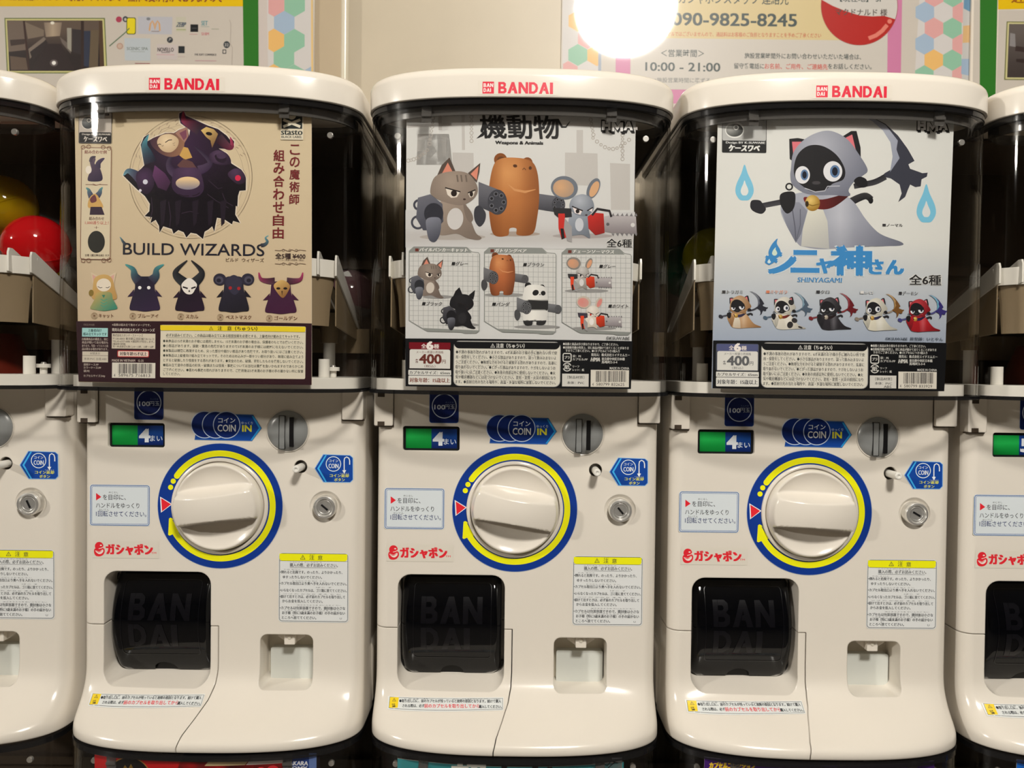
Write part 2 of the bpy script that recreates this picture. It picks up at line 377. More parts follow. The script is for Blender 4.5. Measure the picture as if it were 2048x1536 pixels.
def build_machine():
    t = empty('capsule_machine', (0,0,0))
    # --- body with its openings
    full = body_solid().mesh()
    fx0, fz1 = L(803, 1143.7, .790); fx1, _ = L(1006, 1143.7, .790); fzb = .042
    pocket = MB().prism(rrect(fx0-.0022, fzb-.002, fx1+.0022, fz1, .013, 6, .014), -.12, .03)
    pocket.v = [(x, y, z+(.008 if y > 0 else -.0205)*max(0, min(1, (.09-z)/.04))) for x, y, z in pocket.v]
    cx0, cz1 = L(1107, 1269, .79); cx1, _ = L(1211.5, 1269, .79)
    cup = MB().prism(rrect(cx0, .040, cx1, cz1, .007), -.12, .032)
    wx0, wz1 = L(806, 852); wx1, wz0 = L(919, 902)
    win = MB().prism(rrect(wx0, wz0, wx1, wz1, .0025), -.01, .004)
    lx, lz = L(1240, 1020); bx, bz = L(1191, 940); kx, kz = L(1029.5, 1018.5)
    dish = MB().lathe([(0,-.01),(.0158,-.01),(.0158,.0005),(.0125,.004),(0,.004)], lx, lz)
    bh = MB().lathe([(0,-.01),(.0066,-.01),(.0066,.004),(0,.004)], bx, bz, 32)
    zs = .103
    reg = [(-.2,zs),(-.0030,zs-.001),(-.0030,.058),(-.0038,.044),(-.0065,.033),(-.0120,.023),(-.0175,.014),(-.0200,.005),(-.0202,-.02),(-.2,-.02)]
    reg_in = [(-.2,zs-.0009),(-.0039,zs-.0019),(-.0039,.058),(-.0047,.044),(-.0074,.0328),(-.0129,.0226),(-.0184,.0138),(-.0209,.0048),(-.0211,-.02),(-.2,-.02)]
    cut = MB().prism(reg[::-1], -.12, .046)
    body = boolean(full, [cut, pocket, cup, win, dish, bh])
    link('front_cover', body, M['cream'], t, 32)
    pan = boolean(full, [MB().prism(reg_in[::-1], -.12, .044)], 'INTERSECT')
    pan = boolean(pan, [pocket, MB().box(-.1425,-.1375,-.01,.0,zs-.004,zs+.004)])
    link('chute_panel', pan, M['cream'], t, 32)
    rh = MB().prism(rrect(-.1415, .0, .1415, Z_CASE0, .01), .05, .215); rh.prism(rrect(-.1462, .0, .1462, .070, .008), .05, .215)
    rh.obj('rear_housing', M['cream'], t)
    # --- chute behind the flap
    ch = MB(); x0, x1, z0, z1 = fx0-.0035, fx1+.0035, fzb-.0035, fz1+.0015
    x0, x1, z0, z1 = fx0-.0021, fx1+.0021, .0465, fz1-.0002; y_ = .0262
    ch.box(x0,x0+.0006,y_,.12,z0,z1).box(x1-.0006,x1,y_,.12,z0,z1).box(x0,x1,y_,.12,z0,z0+.0025).box(x0,x1,y_-.012,.12,z1-.0006,z1).box(x0,x1,.119,.12,z0,z1).box(x0,x1,.0256,.0264,.0440,.0600)
    ch.obj('capsule_chute', M['black'], t)
    # --- flap
    FB = .0475; fh = fz1-.0015-FB; fw0, fw1 = fx0+.0012, fx1-.0012
    fy = lambda z: .0235-.0210*math.sin(math.pi*max(0, min(1, (z-FB)/fh)))**.85
    n = 26; pts = []
    rows = []
    for i in range(n+1):
        z = FB+fh*i/n; ins = 0; r = .013
        if z > FB+fh-r: q = z-(FB+fh-r); ins = r-math.sqrt(max(0, r*r-q*q))
        if z < FB+.009: q = FB+.009-z; ins = .009-math.sqrt(max(0, .009**2-q*q))
        rows.append((fw0+ins, fw1-ins, z))
    cxm = (fw0+fw1)/2
    def flapmesh(off, th, border=0):
        m = MB(); K = 40; v = []; f = []
        for d in (0, th):
            for a, b, z in rows:
                for k in range(K+1):
                    x = a+(b-a)*k/K; zz = z
                    if z < FB+.016:
                        q = abs(x-cxm)/.0125
                        if q < 1: lift = .0105*math.sqrt(1-q*q); zz = z+lift*(1-(z-FB)/.016)
                    e = min(x-fw0, fw1-x); yy = fy(zz)+d+off+(.006*(1-e/.007)**2 if e < .007 else 0)
                    v.append((x, yy, zz))
        W = K+1; N = W*(n+1)
        for i in range(n):
            for k in range(K):
                q = (i*W+k, i*W+k+1, (i+1)*W+k+1, (i+1)*W+k); f.append(q); f.append(tuple(N+j for j in reversed(q)))
        for i in range(n): f.append((i*W, (i+1)*W, (i+1)*W+N, i*W+N)); f.append((i*W+K, i*W+K+N, (i+1)*W+K+N, (i+1)*W+K))
        for k in range(K): f.append((k, k+N, k+1+N, k+1)); f.append((n*W+k, n*W+k+1, n*W+k+1+N, n*W+k+N))
        return m.add(v, f)
    flap = flapmesh(0, .002).obj('chute_flap', M['smoke'], t, 50)
    em = MB()
    for s_, px0, px1, py0, py1 in (('BAN',843,965,1193,1245),('DAI',843,940,1251,1298)):
        X0_, Z1_ = L(px0, py0, .789); X1_, Z0_ = L(px1, py1, .789)
        for p in word(s_, X0_, Z0_, X1_, Z1_, .12):
            bm_ = bmesh.new(); bm_.faces.new([bm_.verts.new((x, 0, z)) for x, z in p]); bm_.normal_update()
            bmesh.ops.triangulate(bm_, faces=bm_.faces[:])
            for q in range(1, 12): bmesh.ops.bisect_plane(bm_, geom=bm_.verts[:]+bm_.edges[:]+bm_.faces[:], plane_co=(0,0,Z0_+(Z1_-Z0_)*q/12), plane_no=(0,0,1))
            bm_.verts.index_update()
            em.add([(v_.co.x, fy(v_.co.z)-.0004, v_.co.z) for v_ in bm_.verts], [tuple(v_.index for v_ in g.verts) for g in bm_.faces]); bm_.free()
    em.obj('raised_lettering', M['emb'], flap, None)
    fr_ = MB(); bx0, bz1 = L(828, 1168, .789); bx1, bz0 = L(982, 1318, .789)
    o_ = rrect(bx0, bz0, bx1, bz1, .004, 4); i_ = rrect(bx0+.0006, bz0+.0006, bx1-.0006, bz1-.0006, .0036, 4)
    def dens(p):
        o = []
        for (xa, za), (xb, zb) in zip(p, p[1:]+p[:1]):
            k = max(1, int(abs(zb-za)/.004)); o += [(xa+(xb-xa)*j/k, za+(zb-za)*j/k) for j in range(k)]
        return o
    o_, i_ = dens(o_), dens(i_); nn = min(len(o_), len(i_))
    if len(o_) == len(i_):
        fr_.add([(x, fy(z)-.0004, z) for x, z in o_]+[(x, fy(z)-.0004, z) for x, z in i_], [(k, (k+1)%nn, (k+1)%nn+nn, k+nn) for k in range(nn)])
        fr_.obj('raised_border', M['emb'], flap, None)
    # --- coin cup
    cp = MB(); cp.box(cx0-.002, cx1+.002, .0305, .0325, .039, cz1+.001); 
    cp.obj('coin_cup', M['cream2'], t)
    a0, b1 = L(1112, 1296, .81); a1, b0 = L(1203, 1371, .81)
    MB().prism(rrect(a0, b0, a1, b1, .002, 5, .007), .022, .0305).obj('coin_tray', M['milk'], t)
    s0, s1 = L(1151, 1270, .79); s2, s3 = L(1172, 1294, .79)
    sp = MB()
    sp.prism(rrect(s0, s3, s2, cz1+.0005, .001), .006, .031)
    w0, _ = L(1133, 1270, .80); w1, _ = L(1188, 1270, .80)
    sp.prism([(w0, cz1+.0005),(w0, s3+.007),(s0, s3+.001),(s2, s3+.001),(w1, s3+.007),(w1, cz1+.0005)], .012, .031)
    spo = sp.obj('coin_spout', M['cream'], t)
    MB().lathe([(0,0.0052),(.0016,.0052),(.0016,.0062),(0,.0062)], (s0+s2)/2, s3+.0075, 16).obj('boss', M['cream2'], spo)
    # --- knob, collar, ring sticker
    col = MB().lathe([(.0492,0.0002),(.0492,-.0020),(.0482,-.0030),(.0462,-.0032),(.0456,-.0026),(.0454,.0002)], kx, kz, 96)
    col.obj('dial_collar', M['cream'], t, 40)
    RK = .0449; rings = 56; seg = 150; v = [(0,0,0)]; 
    def kh(x, z):                         # knob relief: rim, two scoops and the grip bar
        r = math.hypot(x, z)/RK
        rim = .0085
        dome = rim+.0035*max(0, 1-(r/.93)**4)
        if r > .93: return rim*math.sqrt(max(0, 1-((r-.93)/.07)**2.2))
        hw = .0120+.0030*(abs(x)/RK)**2     # half width of the bar
        crest = .0255-.011*(x/RK)**2
        crest = min(crest, .0085+.03*(1-(r/.955))**.42) if r > .80 else crest
        zz = z-.0008
        if abs(zz) <= hw: b = crest-.0012*(zz/hw)**2
        else:
            q = (abs(zz)-hw)/(.0120 if zz > 0 else .0050); b = (crest-.0012)*(1-q)**1.5 if q < 1 else 0
        scoop = rim-.0055*max(0, 1-(r/.93)**5)
        return max(scoop, b)
    for i in range(1, rings+1):
        rr = RK*(i/rings if i < rings-8 else (rings-8)/rings+(8/rings)*((i-rings+8)/8))
        for k in range(seg): v.append((rr*math.cos(2*math.pi*k/seg), 0, rr*math.sin(2*math.pi*k/seg)))
    v = [(x, -.001-kh(x, z), z) for x, _, z in v]
    f = [(0, 1+k, 1+(k+1)%seg) for k in range(seg)]
    for i in range(rings-1):
        for k in range(seg): a = 1+i*seg; f.append((a+k, a+seg+k, a+seg+(k+1)%seg, a+(k+1)%seg))
    a = 1+(rings-1)*seg; v += [(v[a+k][0], .0, v[a+k][2]) for k in range(seg)]
    for k in range(seg): f.append((a+k, a+seg+k, a+seg+(k+1)%seg, a+(k+1)%seg))
    kn = MB().add(v, f).obj('dial_knob', M['cream'], t, 60); kn.location = (kx, 0, kz)
    # --- coin slot, button, lock
    sx, sz = L(1165.5, 868)
    cs = MB().lathe([(0,-.0052),(.008,-.0050),(.015,-.0040),(.0188,-.0024),(.0205,-.0006),(.0205,.0003)], sx, sz, 72)
    plate = cs.obj('coin_slot_plate', M['grey'], t, 40)
    MB().lathe([(.0204,-.0001),(.0218,-.0007),(.0222,.0003)], sx, sz, 72).obj('plate_rim', M['cream'], plate, 40)
    gx, gz = L(1157, 870); 
    MB().prism(rrect(gx-.0029, gz-.0172, gx+.0029, gz+.0165, .0003), -.0056, -.003).obj('slot_guide', M['grey'], plate)
    ln = MB()
    for q in (-1, 1): ln.box(gx+q*.0029-.00025, gx+q*.0029+.00025, -.0058, -.0035, gz-.0172, gz+.0165)
    ln.box(gx-.0029, gx+.0029, -.0058, -.0035, gz+.0162, gz+.0167).box(gx-.0029, gx+.0029, -.0058, -.0035, gz-.0174, gz-.0169)
    ln.obj('guide_outline', M['black'], plate)
    hx, hz = L(1176, 870)
    MB().prism(rrect(hx-.0021, hz-.0150, hx+.0021, hz+.0150, .0004), -.0057, -.003).obj('coin_slot', M['black'], plate)
    bt = MB().lathe([(0,-.0172),(.0012,-.0172),(.0014,-.0178),(.0030,-.0178),(.0036,-.0172),(.0038,-.015),(.0038,.0038),(0,.0038)], bx, bz-.0005, 28)
    bt.obj('return_button', M['white'], t)
    MB().lathe([(0,.0030),(.0066,.0030),(.0066,.0040),(0,.0040)], bx, bz, 28).obj('button_recess', M['dchrome'], t)
    lk = MB().lathe([(.0118,.0039),(.0118,-.0040),(.0110,-.0058),(.0092,-.0062),(.0084,-.0052),(.0080,-.0040),(0,-.0040)], 0, 0, 56).obj('key_lock', M['chrome'], t, 30)
    lk.location = (lx, 0, lz)
    MB().lathe([(0,-.0042),(.0062,-.0042),(.0064,-.0047),(.0074,-.0047),(.0078,-.0038)], 0, 0, 40).obj('lock_cylinder', M['chrome'], lk, 30)
    MB().prism([(-.0009,-.0042),(.0009,-.0042),(.0009,.0042),(-.0009,.0042)], -.0047, -.0040).obj('keyhole', M['black'], lk)
    # --- counter window
    MB().box(wx0-.0005, wx1+.0005, .0038, .0046, wz0-.0005, wz1+.0005).obj('window_frame', M['black'], t)
    # --- hinges
    for q, (p0, p1, p2, p3) in enumerate(((750.5, 787, 780, 851), (1277, 1318, 780, 846))):
        a_, z1_ = L(p0, p2); b_, z0_ = L(p1, p3)
        m = MB().prism(rrect(a_, z0_, b_, Z_CASE0-.0005, .0015), -.0050, .010)
        h = m.obj('hinge_cover', M['cream'], t)
        MB().box((b_ if q == 0 else a_)-.0006, (b_ if q == 0 else a_)+.0006, -.0012, .004, z0_-.0012, Z_CASE0-.001).box(a_, b_, -.0012, .004, z0_-.0013, z0_+.0001).obj('joint_gap', M['dark'], h)
        if q == 0:
            for zz in (z0_-.0002, Z_CASE0-.0075):
                hp = MB().box(a_+.0035, a_+.0105, -.0053, -.002, zz, zz+.0045).obj('pin_slot', M['dark'], h)
    # --- lid
    secs = []
    for z, ins in ((.6120,.0004),(.6124,0),(.6130,0),(.6310,0),(.6318,0.0001),(.6345,.0008),(.6375,.0026),(.6398,.0054),(.6410,.0088),(.6415,.0130),(.6417,.03)):
        secs.append([(x, y, z) for x, y in outl(.1468-ins, -.0855+ins, .063-ins*.3, .215-ins)])
    lid = MB().loft(secs).obj('lid', M['cream'], t, 40)
    # --- clear case
    shell(Z_CASE0+.001, Z_CASE1-.0005, .0018, .1448, -.0825, .062, .205).obj('clear_case', M['clear'], t, 40)
    r1 = shell(Z_CASE0-.0022, Z_CASE0+.0014, .0016, .1462, -.0840, .062, .2065).obj('case_rim', M['rim'], t, 40)
    r2 = shell(Z_CASE1-.0055, Z_CASE1-.0002, .0042, .1452, -.0832, .062, .2060).obj('case_rim', M['rim'], t, 40)
    tr = MB().loft([[(x, y, z) for x, y in outl(.1415, -.0480, .036, .2)] for z in (Z_CASE0+.0005, Z_CASE0+.0115)])
    tr.obj('case_floor', M['white'], t, 40)
    shell(Z_CASE1-.0130, Z_CASE1-.0035, .002, .1385, -.0768, .061, .0).obj('inner_rail', M['rail'], t, 40)
    bk = MB().box(-.139, .139, .150, .156, Z_CASE0+.013, Z_CASE1-.002).box(-.139, .139, .02, .156, Z_CASE1-.004, Z_CASE1-.002).box(-.135,.135,.140,.150,Z_CASE0+.14,Z_CASE0+.150)
    bk.obj('back_panel', M['dark'], t)
    for px in (851, 1226):
        x_, z_ = L(px, 224, .70)
        yb = -.0815+sup(x_/.1448, .062)
        MB().box(x_-.0045, x_+.0045, yb+.0025, yb+.0040, z_-.006, z_+.009).box(x_-.0045, x_+.0045, yb+.0005, yb+.0030, z_-.0015, z_+.001).obj('card_clip', M['rail'], t)
    for sx_ in (-1, 1):
        MB().lathe([(0,-.001),(.0028,-.001),(.0032,.0),(.0030,.002)], sx_*.118, Z_CASE1-.0245, 20).obj('case_pin', M['chrome'], t).location = (0, -.046, 0)
    # --- hopper that feeds the capsules
    zf = Z_CASE0+.0115; rc = -.004; RB = .1245; EF = .44; n = 48
    def band(levels):
        v = []; f = []; m_ = len(levels)
        for r_, z in levels:
            for k in range(n+1):
                a = R(-170+160*k/n); v.append((r_*math.cos(a)/math.cos(R(10))-.0045, rc+r_*EF*math.sin(a), z))
        for q in range(m_):
            for k in range(n): f.append((q*(n+1)+k, q*(n+1)+k+1, ((q+1)%m_)*(n+1)+k+1, ((q+1)%m_)*(n+1)+k))
        return MB().add(v, f)
    band(((RB-.0012, .4555), (RB, .4725), (RB-.0025, .4725), (RB-.0035, .4555))).obj('hopper_rim', M['white'], t, 40)
    band(((RB-.004, .4560), (RB-.008, .438), (RB-.010, .408), (RB-.0115, .408), (RB-.0095, .438), (RB-.006, .4560))).obj('hopper_wall', M['hop'], t, 40)
    v = [(0, .10, .425)]
    for k in range(n+1):
        a = R(-170+160*k/n); v.append(((RB-.008)*math.cos(a)/math.cos(R(10))-.0045, rc+(RB-.008)*EF*math.sin(a), .4585-.006*abs(math.cos(a))))
    v += [(.110, .148, .410), (-.119, .148, .410)]; m = len(v)
    MB().add(v+[(x, y, z-.002) for x, y, z in v], [(0, k, k+1) for k in range(1, m-1)]+[(0, m-1, 1)]+[(m, m+k+1, m+k) for k in range(1, m-1)]+[(m, m+1, 2*m-1)]).obj('hopper_floor', M['hop'], t, 60)
    for q in (-1, 1):
        for j in (0, 1):
            xa = q*(.1235-.0145*j)-.0045; y0_ = -.0225-.012*j; zt = .4775+.002*j
            pts = ((y0_-.001, zt-.004), (y0_+.0005, zt), (y0_+.005, zt), (.135, .414), (.135, .404), (y0_+.004, .456), (y0_-.001, .457))
            g = MB().add([(xa-(q*.006 if yy > .1 else 0)+s_*.0010, yy, zz) for s_ in (-1, 1) for yy, zz in pts],
                       [tuple(range(7)), tuple(range(13, 6, -1))]+[(i, i+7, (i+1)%7+7, (i+1)%7) for i in range(7)])
            g.obj('ramp_fin', M['white'], t)
        xa = q*.1225-.0045
        MB().add([(xa-(q*.006 if yy > .1 else 0)+s_*.0006, yy, zz) for s_ in (-1, 1) for yy, zz in ((-.018, .4565), (.135, .405), (.135, .398), (-.018, .408))],
            [(0,1,2,3), (7,6,5,4)]+[(i, i+4, (i+1)%4+4, (i+1)%4) for i in range(4)]).obj('hopper_side', M['hop'], t)
        x_ = -.1005 if q < 0 else .091
        MB().vcyl(x_, .070, zf, .396, .0065, .0065).obj('hopper_column', M['white'], t, 40)
        MB().vcyl(x_, .070, .394, .427, .0088, .0115).obj('column_sleeve', M['hop'], t, 40)
        MB().vcyl(-.113 if q < 0 else .102, .002, zf, zf+.0185, .0056).obj('locating_post', M['white'], t, 40)
    sc_ = MB().vcyl(.108, .016, zf, zf+.0065, .0035).vcyl(.108, .016, zf+.0065, zf+.0105, .0066).obj('screw_boss', M['white'], t, 40)
    MB().vcyl(.108, .016, zf+.0104, zf+.0124, .0032, .0022).obj('screw', M['chrome'], sc_, 40)
    MB().box(-.128, .128, .108, .112, .384, .412).obj('hopper_skirt', M['hop'], t)
    MB().box(-.131, .131, .118, .132, zf, .386).obj('gear_housing', M['dark'], t)
    MB().vcyl(0, .040, zf, zf+.042, .074, .058, 64).obj('dispensing_wheel', M['redp'], t, 40)
    return t
machine = build_machine()
# ---------------------------------------------------------------- stickers on the machine (laid out from the middle machine)
NAVY=(12,38,105); NAVY2=(10,28,88); BLUE=(18,66,150); YEL=(238,226,20); RED=(214,38,50); WHT=(222,226,228); INK=(38,42,48); SKY=(70,160,215)
def facecanvas(off=-.00025, Y=FACE): return Canvas(lambda x, y: L(x, y, Y), lambda x, z: (Y-FACE)+off)
def caution_tri(c, x, y, s, col, fg):
    c.poly([(x, y-s), (x+s*1.05, y+s*.8), (x-s*1.05, y+s*.8)], col)
    c.poly([(x, y-s*.66), (x+s*.75, y+s*.62), (x-s*.75, y+s*.62)], fg)
    c.rect(x-s*.09, y-s*.28, x+s*.09, y+s*.25, col, tilt=False); c.rect(x-s*.09, y+s*.34, x+s*.09, y+s*.5, col, tilt=False)
def add_stickers(t):
    # 100 yen
    c = facecanvas().group('hundred_yen_sticker')
    c.rect(859, 781, 917.5, 846, (40,74,135), 5).rect(860, 781, 916.5, 845, NAVY2, 4.5)
    c.ring(888.5, 812, 24, 1.8, (190,202,220))
    c.text('100', 869, 890, 814, 13, (205,214,228), .03).text('円玉', 890, 909.5, 813.5, 10.5, (190,202,220), .015).text('えんだま', 891, 907, 805, 3.6, (110,130,170))
    c.build(t, M['st'])
    # coin in arrow
    c = facecanvas().group('coin_in_sticker')
    p = [(979,886.5),(1094,889),(1113.5,863),(1097,836),(1060,835),(985,850)]
    c.poly(p, (70,110,170)); c.poly([(980,885),(1093.5,887.6),(1112,863),(1096.5,837.5),(1060,836.5),(985,850)], BLUE)
    c.poly([(1091,887),(1094,887),(1112,863),(1097,838.5),(1093.5,838.5),(1108,863)], (40,150,215))
    for x in (999.5, 1021.5, 1043.5):
        c.ell(x, 856+(x-1000)*.011, 27.4, 27.4, (190,205,225), n=48); c.ell(x, 856+(x-1000)*.011, 25.8, 25.8, NAVY, n=48)
    c.text('コイン', 1027, 1060.5, 847.5, 12, (215,222,232), .02, res=2).text('COIN', 1025.5, 1061.5, 862.8, 13.5, (225,230,238), .02, res=2, capfit=True)
    c.text('ゆっくり', 1073, 1096, 852.8, 6.5, (190,205,225), .01).text('IN', 1075, 1093, 863.5, 12.5, (250,225,60), .045, capfit=True)
    c.build(t, M['st'])
    # return button arrow
    c = facecanvas().group('coin_return_sticker')
    p = [(1218.5,943.5),(1236,915),(1290,917),(1296,922),(1296,966),(1290,972),(1236,971.5)]
    c.poly(p, (120,170,220)); c.poly([(1220,943.5),(1237,916.3),(1289.5,918),(1294.8,922.5),(1294.8,965.5),(1289.5,970.8),(1237,970.3)], BLUE)
    c.poly([(1224,943.5),(1240,917),(1243.5,917),(1228,943.5),(1243,970.3),(1239.5,970.3)], (60,165,230)); 
    c.ring(1256.5, 934.5, 14.5, 1.5, (220,228,236)); c.text('コイン', 1247.5, 1266, 928.3, 6.8, (225,230,238), .02).text('COIN', 1247, 1266.5, 938.5, 9, (225,230,238), .02, capfit=True)
    c.stroke([(1278,950),(1278,928),(1279,923),(1283,920.5),(1287.5,923),(1289,928),(1289,936)], 2, (225,230,238)); c.poly([(1274,947),(1282,947),(1278,954)], (225,230,238))
    c.text('コイン返却', 1249, 1287, 958, 7.2, (240,225,50), .03).text('ボタン', 1258, 1279, 966.3, 7, (240,225,50), .03).text('へんきゃく', 1269, 1287, 953.4, 2.4, (235,235,200))
    c.build(t, M['st'])
    # instruction plate
    c = facecanvas().group('instruction_sticker')
    c.rect(768.5, 976, 889, 1058.5, (205,212,216), 5).frame(770.5, 977.5, 887.5, 1057, 1.4, (58,92,150), 4.5).frame(773, 980, 885, 1054.5, .8, (58,92,150), 3)
    c.poly([(781.5,992.5),(781.5,1007.5),(792,1000.5)], RED)
    c.text('を目印に、', 795, 841, 1001.3, 12, INK, .006, res=2).text('ハンドルをゆっくり', 781, 868, 1017.8, 12, INK, .006, res=2)
    c.text('1回転させてください。', 781, 882, 1034.6, 12.2, (40,52,100), .008, res=2).text('めじるし', 807, 826, 991.5, 4.4, INK).text('かいてん', 787, 807, 1026.3, 4.4, INK)
    c.build(t, M['st'])
    # red capsule logo
    c = facecanvas().group('logo_sticker')
    c.rect(773, 1088, 906, 1123, (208,202,190))
    c.group('logo_sticker')
    c.ell(787, 1099, 8.6, 8.6, RED, n=30); c.blob([(776.5,1109),(779,1103.5),(787,1106),(796,1103),(798,1110),(794,1117),(786,1119.5),(779,1117)], RED)
    c.blob([(779,1107.5),(787,1109.5),(794,1105.5),(795,1110),(790,1114.5),(784,1113.5)], (226,216,206)); c.blob([(779.5,1108.5),(787,1110),(794,1106.5),(787,1111.4)], RED)
    c.ell(790.5, 1097.3, 2.1, 1.3, (226,216,206)); c.stroke([(786,1104),(792,1102.5),(797,1099)], 1.2, (226,216,206))
    c.text('ガシャポン', 801.5, 893.5, 1105.5, 21.5, RED, .055, -.12, res=2, capfit=True).text('TM', 891, 901, 1112.5, 3.6, RED, .02, capfit=True)
    c.build(t, M['st'])
    # caution panel
    c = facecanvas().group('caution_sticker')
    x0, y0, x1, y1 = 1146.5, 1113.5, 1284, 1249.5; k = .0113
    c.stroke([], 1, INK) if 0 else None
    c.rect(x0-1.5, y0-1.5, x1+1.5, y1+2, (205,207,206), 7).rect(x0, y0, x1, y1, (78,80,82), 6).rect(x0+1, y0+1, x1-1, y1-1, (212,214,214), 5.2)
    c.rect(x0+1, y0+1, x1-1, y0+15, YEL, 5, .1).rect(x0+1, y0+15, x1-1, y0+15.8, (90,90,60))
    caution_tri(c, 1194, 1121.3, 5, INK, YEL)
    c.text('注', 1207, 1217, 1121.8, 10, INK, .015).text('意', 1224, 1233.5, 1122.2, 10, INK, .015).text('ちゅう', 1208, 1217, 1116, 2.8, INK)
    B = (38,42,46)
    c.text('購入の際、必ずお読みください。', 1168, 1264, 1137.2, 8, B, .02).rect(1168, 1141.8, 1261, 1142.4, B)
    rows = [('•倒れると危険です。のったり、よりかかったり、',1148.5,1273,1151.3),('ゆすったりしないでください。',1154,1232,1161),('•カプセル取出口より奥へ手を入れないでください。',1148,1281,1173.8),
            ('•いらなくなったカプセルは、ゴミ箱に捨ててください。',1148,1281,1187.5),('•続けて出すときは、必ず前のカプセルを取り出して',1147.5,1278,1200.2),('からお金を投入してください。',1152.5,1233,1209),
            ('•カプセルは包装容器ですので、開封後は小さな',1147.5,1278,1222.8),('お子様（特に3歳未満のお子様）の手の届かない',1152,1277.5,1232.6),('ところへ捨ててください。',1151.5,1220,1242)]
    for s_, a, b, y in rows: c.text(s_, a, b, y, 6.9, B, .03)
    for s_, a, b, y in (('こうにゅう さい かなら よ',1168,1232,1131),('たお きけん',1156,1190,1145.5),('とりだしぐち おく て い',1173,1240,1168.5),('ばこ す',1220,1252,1181.5),('つづ だ かなら まえ と だ',1153,1270,1194.8),('ほうそうようき かいふうご ちい',1182,1270,1217),('こさま とく さいみまん こさま て とど',1156,1268,1227.5),('す',1172,1177,1237.5)):
        c.text(s_, a, b, y, 2.2, (90,92,95))
    c.text('U', 1267, 1271, 1243.5, 5, B)
    c.build(t, M['st'])
    # dial ring
    c = facecanvas().group('dial_sticker'); kx, ky = 1029.5, 1018.5; c.tilt = ROLL
    def annulus(r0, r1, col, a0=0, a1=360, n=96): c.ring(kx, ky, (r0+r1)/2, r1-r0, col, n, a0, a1)
    U = 124.5/444.
    annulus(94.4, 125.3, (120,140,175)); annulus(95, 124.5, (14,52,135)); annulus(93.2, 95.6, (205,205,200))
    annulus(99.0, 111.0, YEL, -145, 150, 90); 
    a_ = R(-145); c.ell(kx+105*math.cos(a_), ky+105*math.sin(a_), 6, 6, YEL)
    for X, Y_ in ((657,783),(638,827)): c.ell(kx+(X-990.5)*U, ky+(Y_-960)*U, 5.2, 5.2, YEL)
    q = lambda X, Y_: (kx+(X-990.5)*U, ky+(Y_-960)*U)
    c.poly([q(562,893),q(650,947),q(568,1008)], (225,225,225)); c.poly([q(570,904),q(640,948),q(576,998)], RED)
    c.poly([q(625,1050),q(636,1043),q(650,1050),q(722,1142),q(676,1152),q(628,1172),q(618,1166)], YEL)
    c.stroke([q(653,1060),q(700,1138),q(740,1180)], 1.6, (14,52,135))
    c.ell(*q(988,1296), 3, 3, (215,220,225)); c.rect(kx-1.6, ky+90, kx+.9, ky+96, (215,220,225), tilt=False)
    c.build(t, M['st'])
    # counter drum behind its window
    wx0, wz1 = L(806, 852); wx1, wz0 = L(919, 902)
    for nm, digit in (('counter_drum','4'),):
        mk_drum(t, nm, digit)
    # bottom strip on the ledge
    def tostrip(x, y):
        Y = FACE-.015
        for _ in range(14):
            lx, lz = L(x, y, Y); Y = .5*Y+.5*(FACE+bodyy(lx, max(.0, lz)))
        return (lx, lz)
    bz = [0.062-.0012*i for i in range(40)]
    c = Canvas(tostrip, lambda x, z: bodyy(x, z)-.0006, [-.13+.006*i for i in range(24)], [.022+.0015*i for i in range(16)]).group('chute_caution_sticker')
    c.tilt = .004; c.STEP = .00003
    c.poly([(776,1391.5),(1007,1394),(1007,1420),(775.5,1417.5)], (214,216,214)); c.poly([(779.5,1392.8),(1005.5,1395.6),(1005.5,1418.2),(777.5,1415.4)], (90,92,92)); c.poly([(780.3,1393.6),(1004.7,1396.3),(1004.7,1417.4),(778.5,1414.6)], (206,209,208))
    c.poly([(780.5,1393.6),(798,1393.8),(795.5,1414.8),(778.3,1414.6)], (226,196,30))
    caution_tri(c, 788.5, 1399, 3.8, INK, (226,196,30)); c.text('注意', 783.5, 791.5, 1409.5, 7, INK, .03, rot=1.45)
    c.text('●取り出し口に、前のカプセルが残っていると故障の原因となります。続けて購入', 799, 1002, 1401.2, 7.2, INK, .03)
    c.text('される際は、必ず', 805, 849, 1410.6, 7, INK, .03).text('前のカプセルを取り出してから', 849, 959, 1411, 9, RED, .02).text('購入してください。', 958, 1003.5, 1412.3, 7.2, INK, .03)
    for s_, a, b in (('と だ ぐち',809,838),('まえ',848,856),('のこ',906,916),('こしょう げんいん',925,965),('つづ',968,975),('こうにゅう',988,1001)): c.text(s_, a, b, 1396.6+(a-800)*.003, 2.2, INK)
    c.build(t, M['st'])
    # lid label
    lid = [o for o in t.children if o.name.startswith('lid')][0]
    br = [-.06+.01*i for i in range(13)]
    lf = pl(lambda x: -.0855+sup(x/.1468, .063), br)
    c = Canvas(lambda x, y: L(x, y, .6955), lambda x, z: lf(x)-.0002, br).group('lid_label')
    c.rect(956, 161, 1117, 190, (208,201,189), 2); RD = (206,34,58)
    c.rect(965, 163, 988, 187, RD); c.block('BAN', 967, 986.5, 170.2, 7.6, (224,214,210), .1).block('DAI', 967, 982, 180, 7.6, (224,214,210), .14)
    c.block('BANDAI', 996.5, 1106, 176, 23, RD, .08)
    c.build(lid, M['st'])
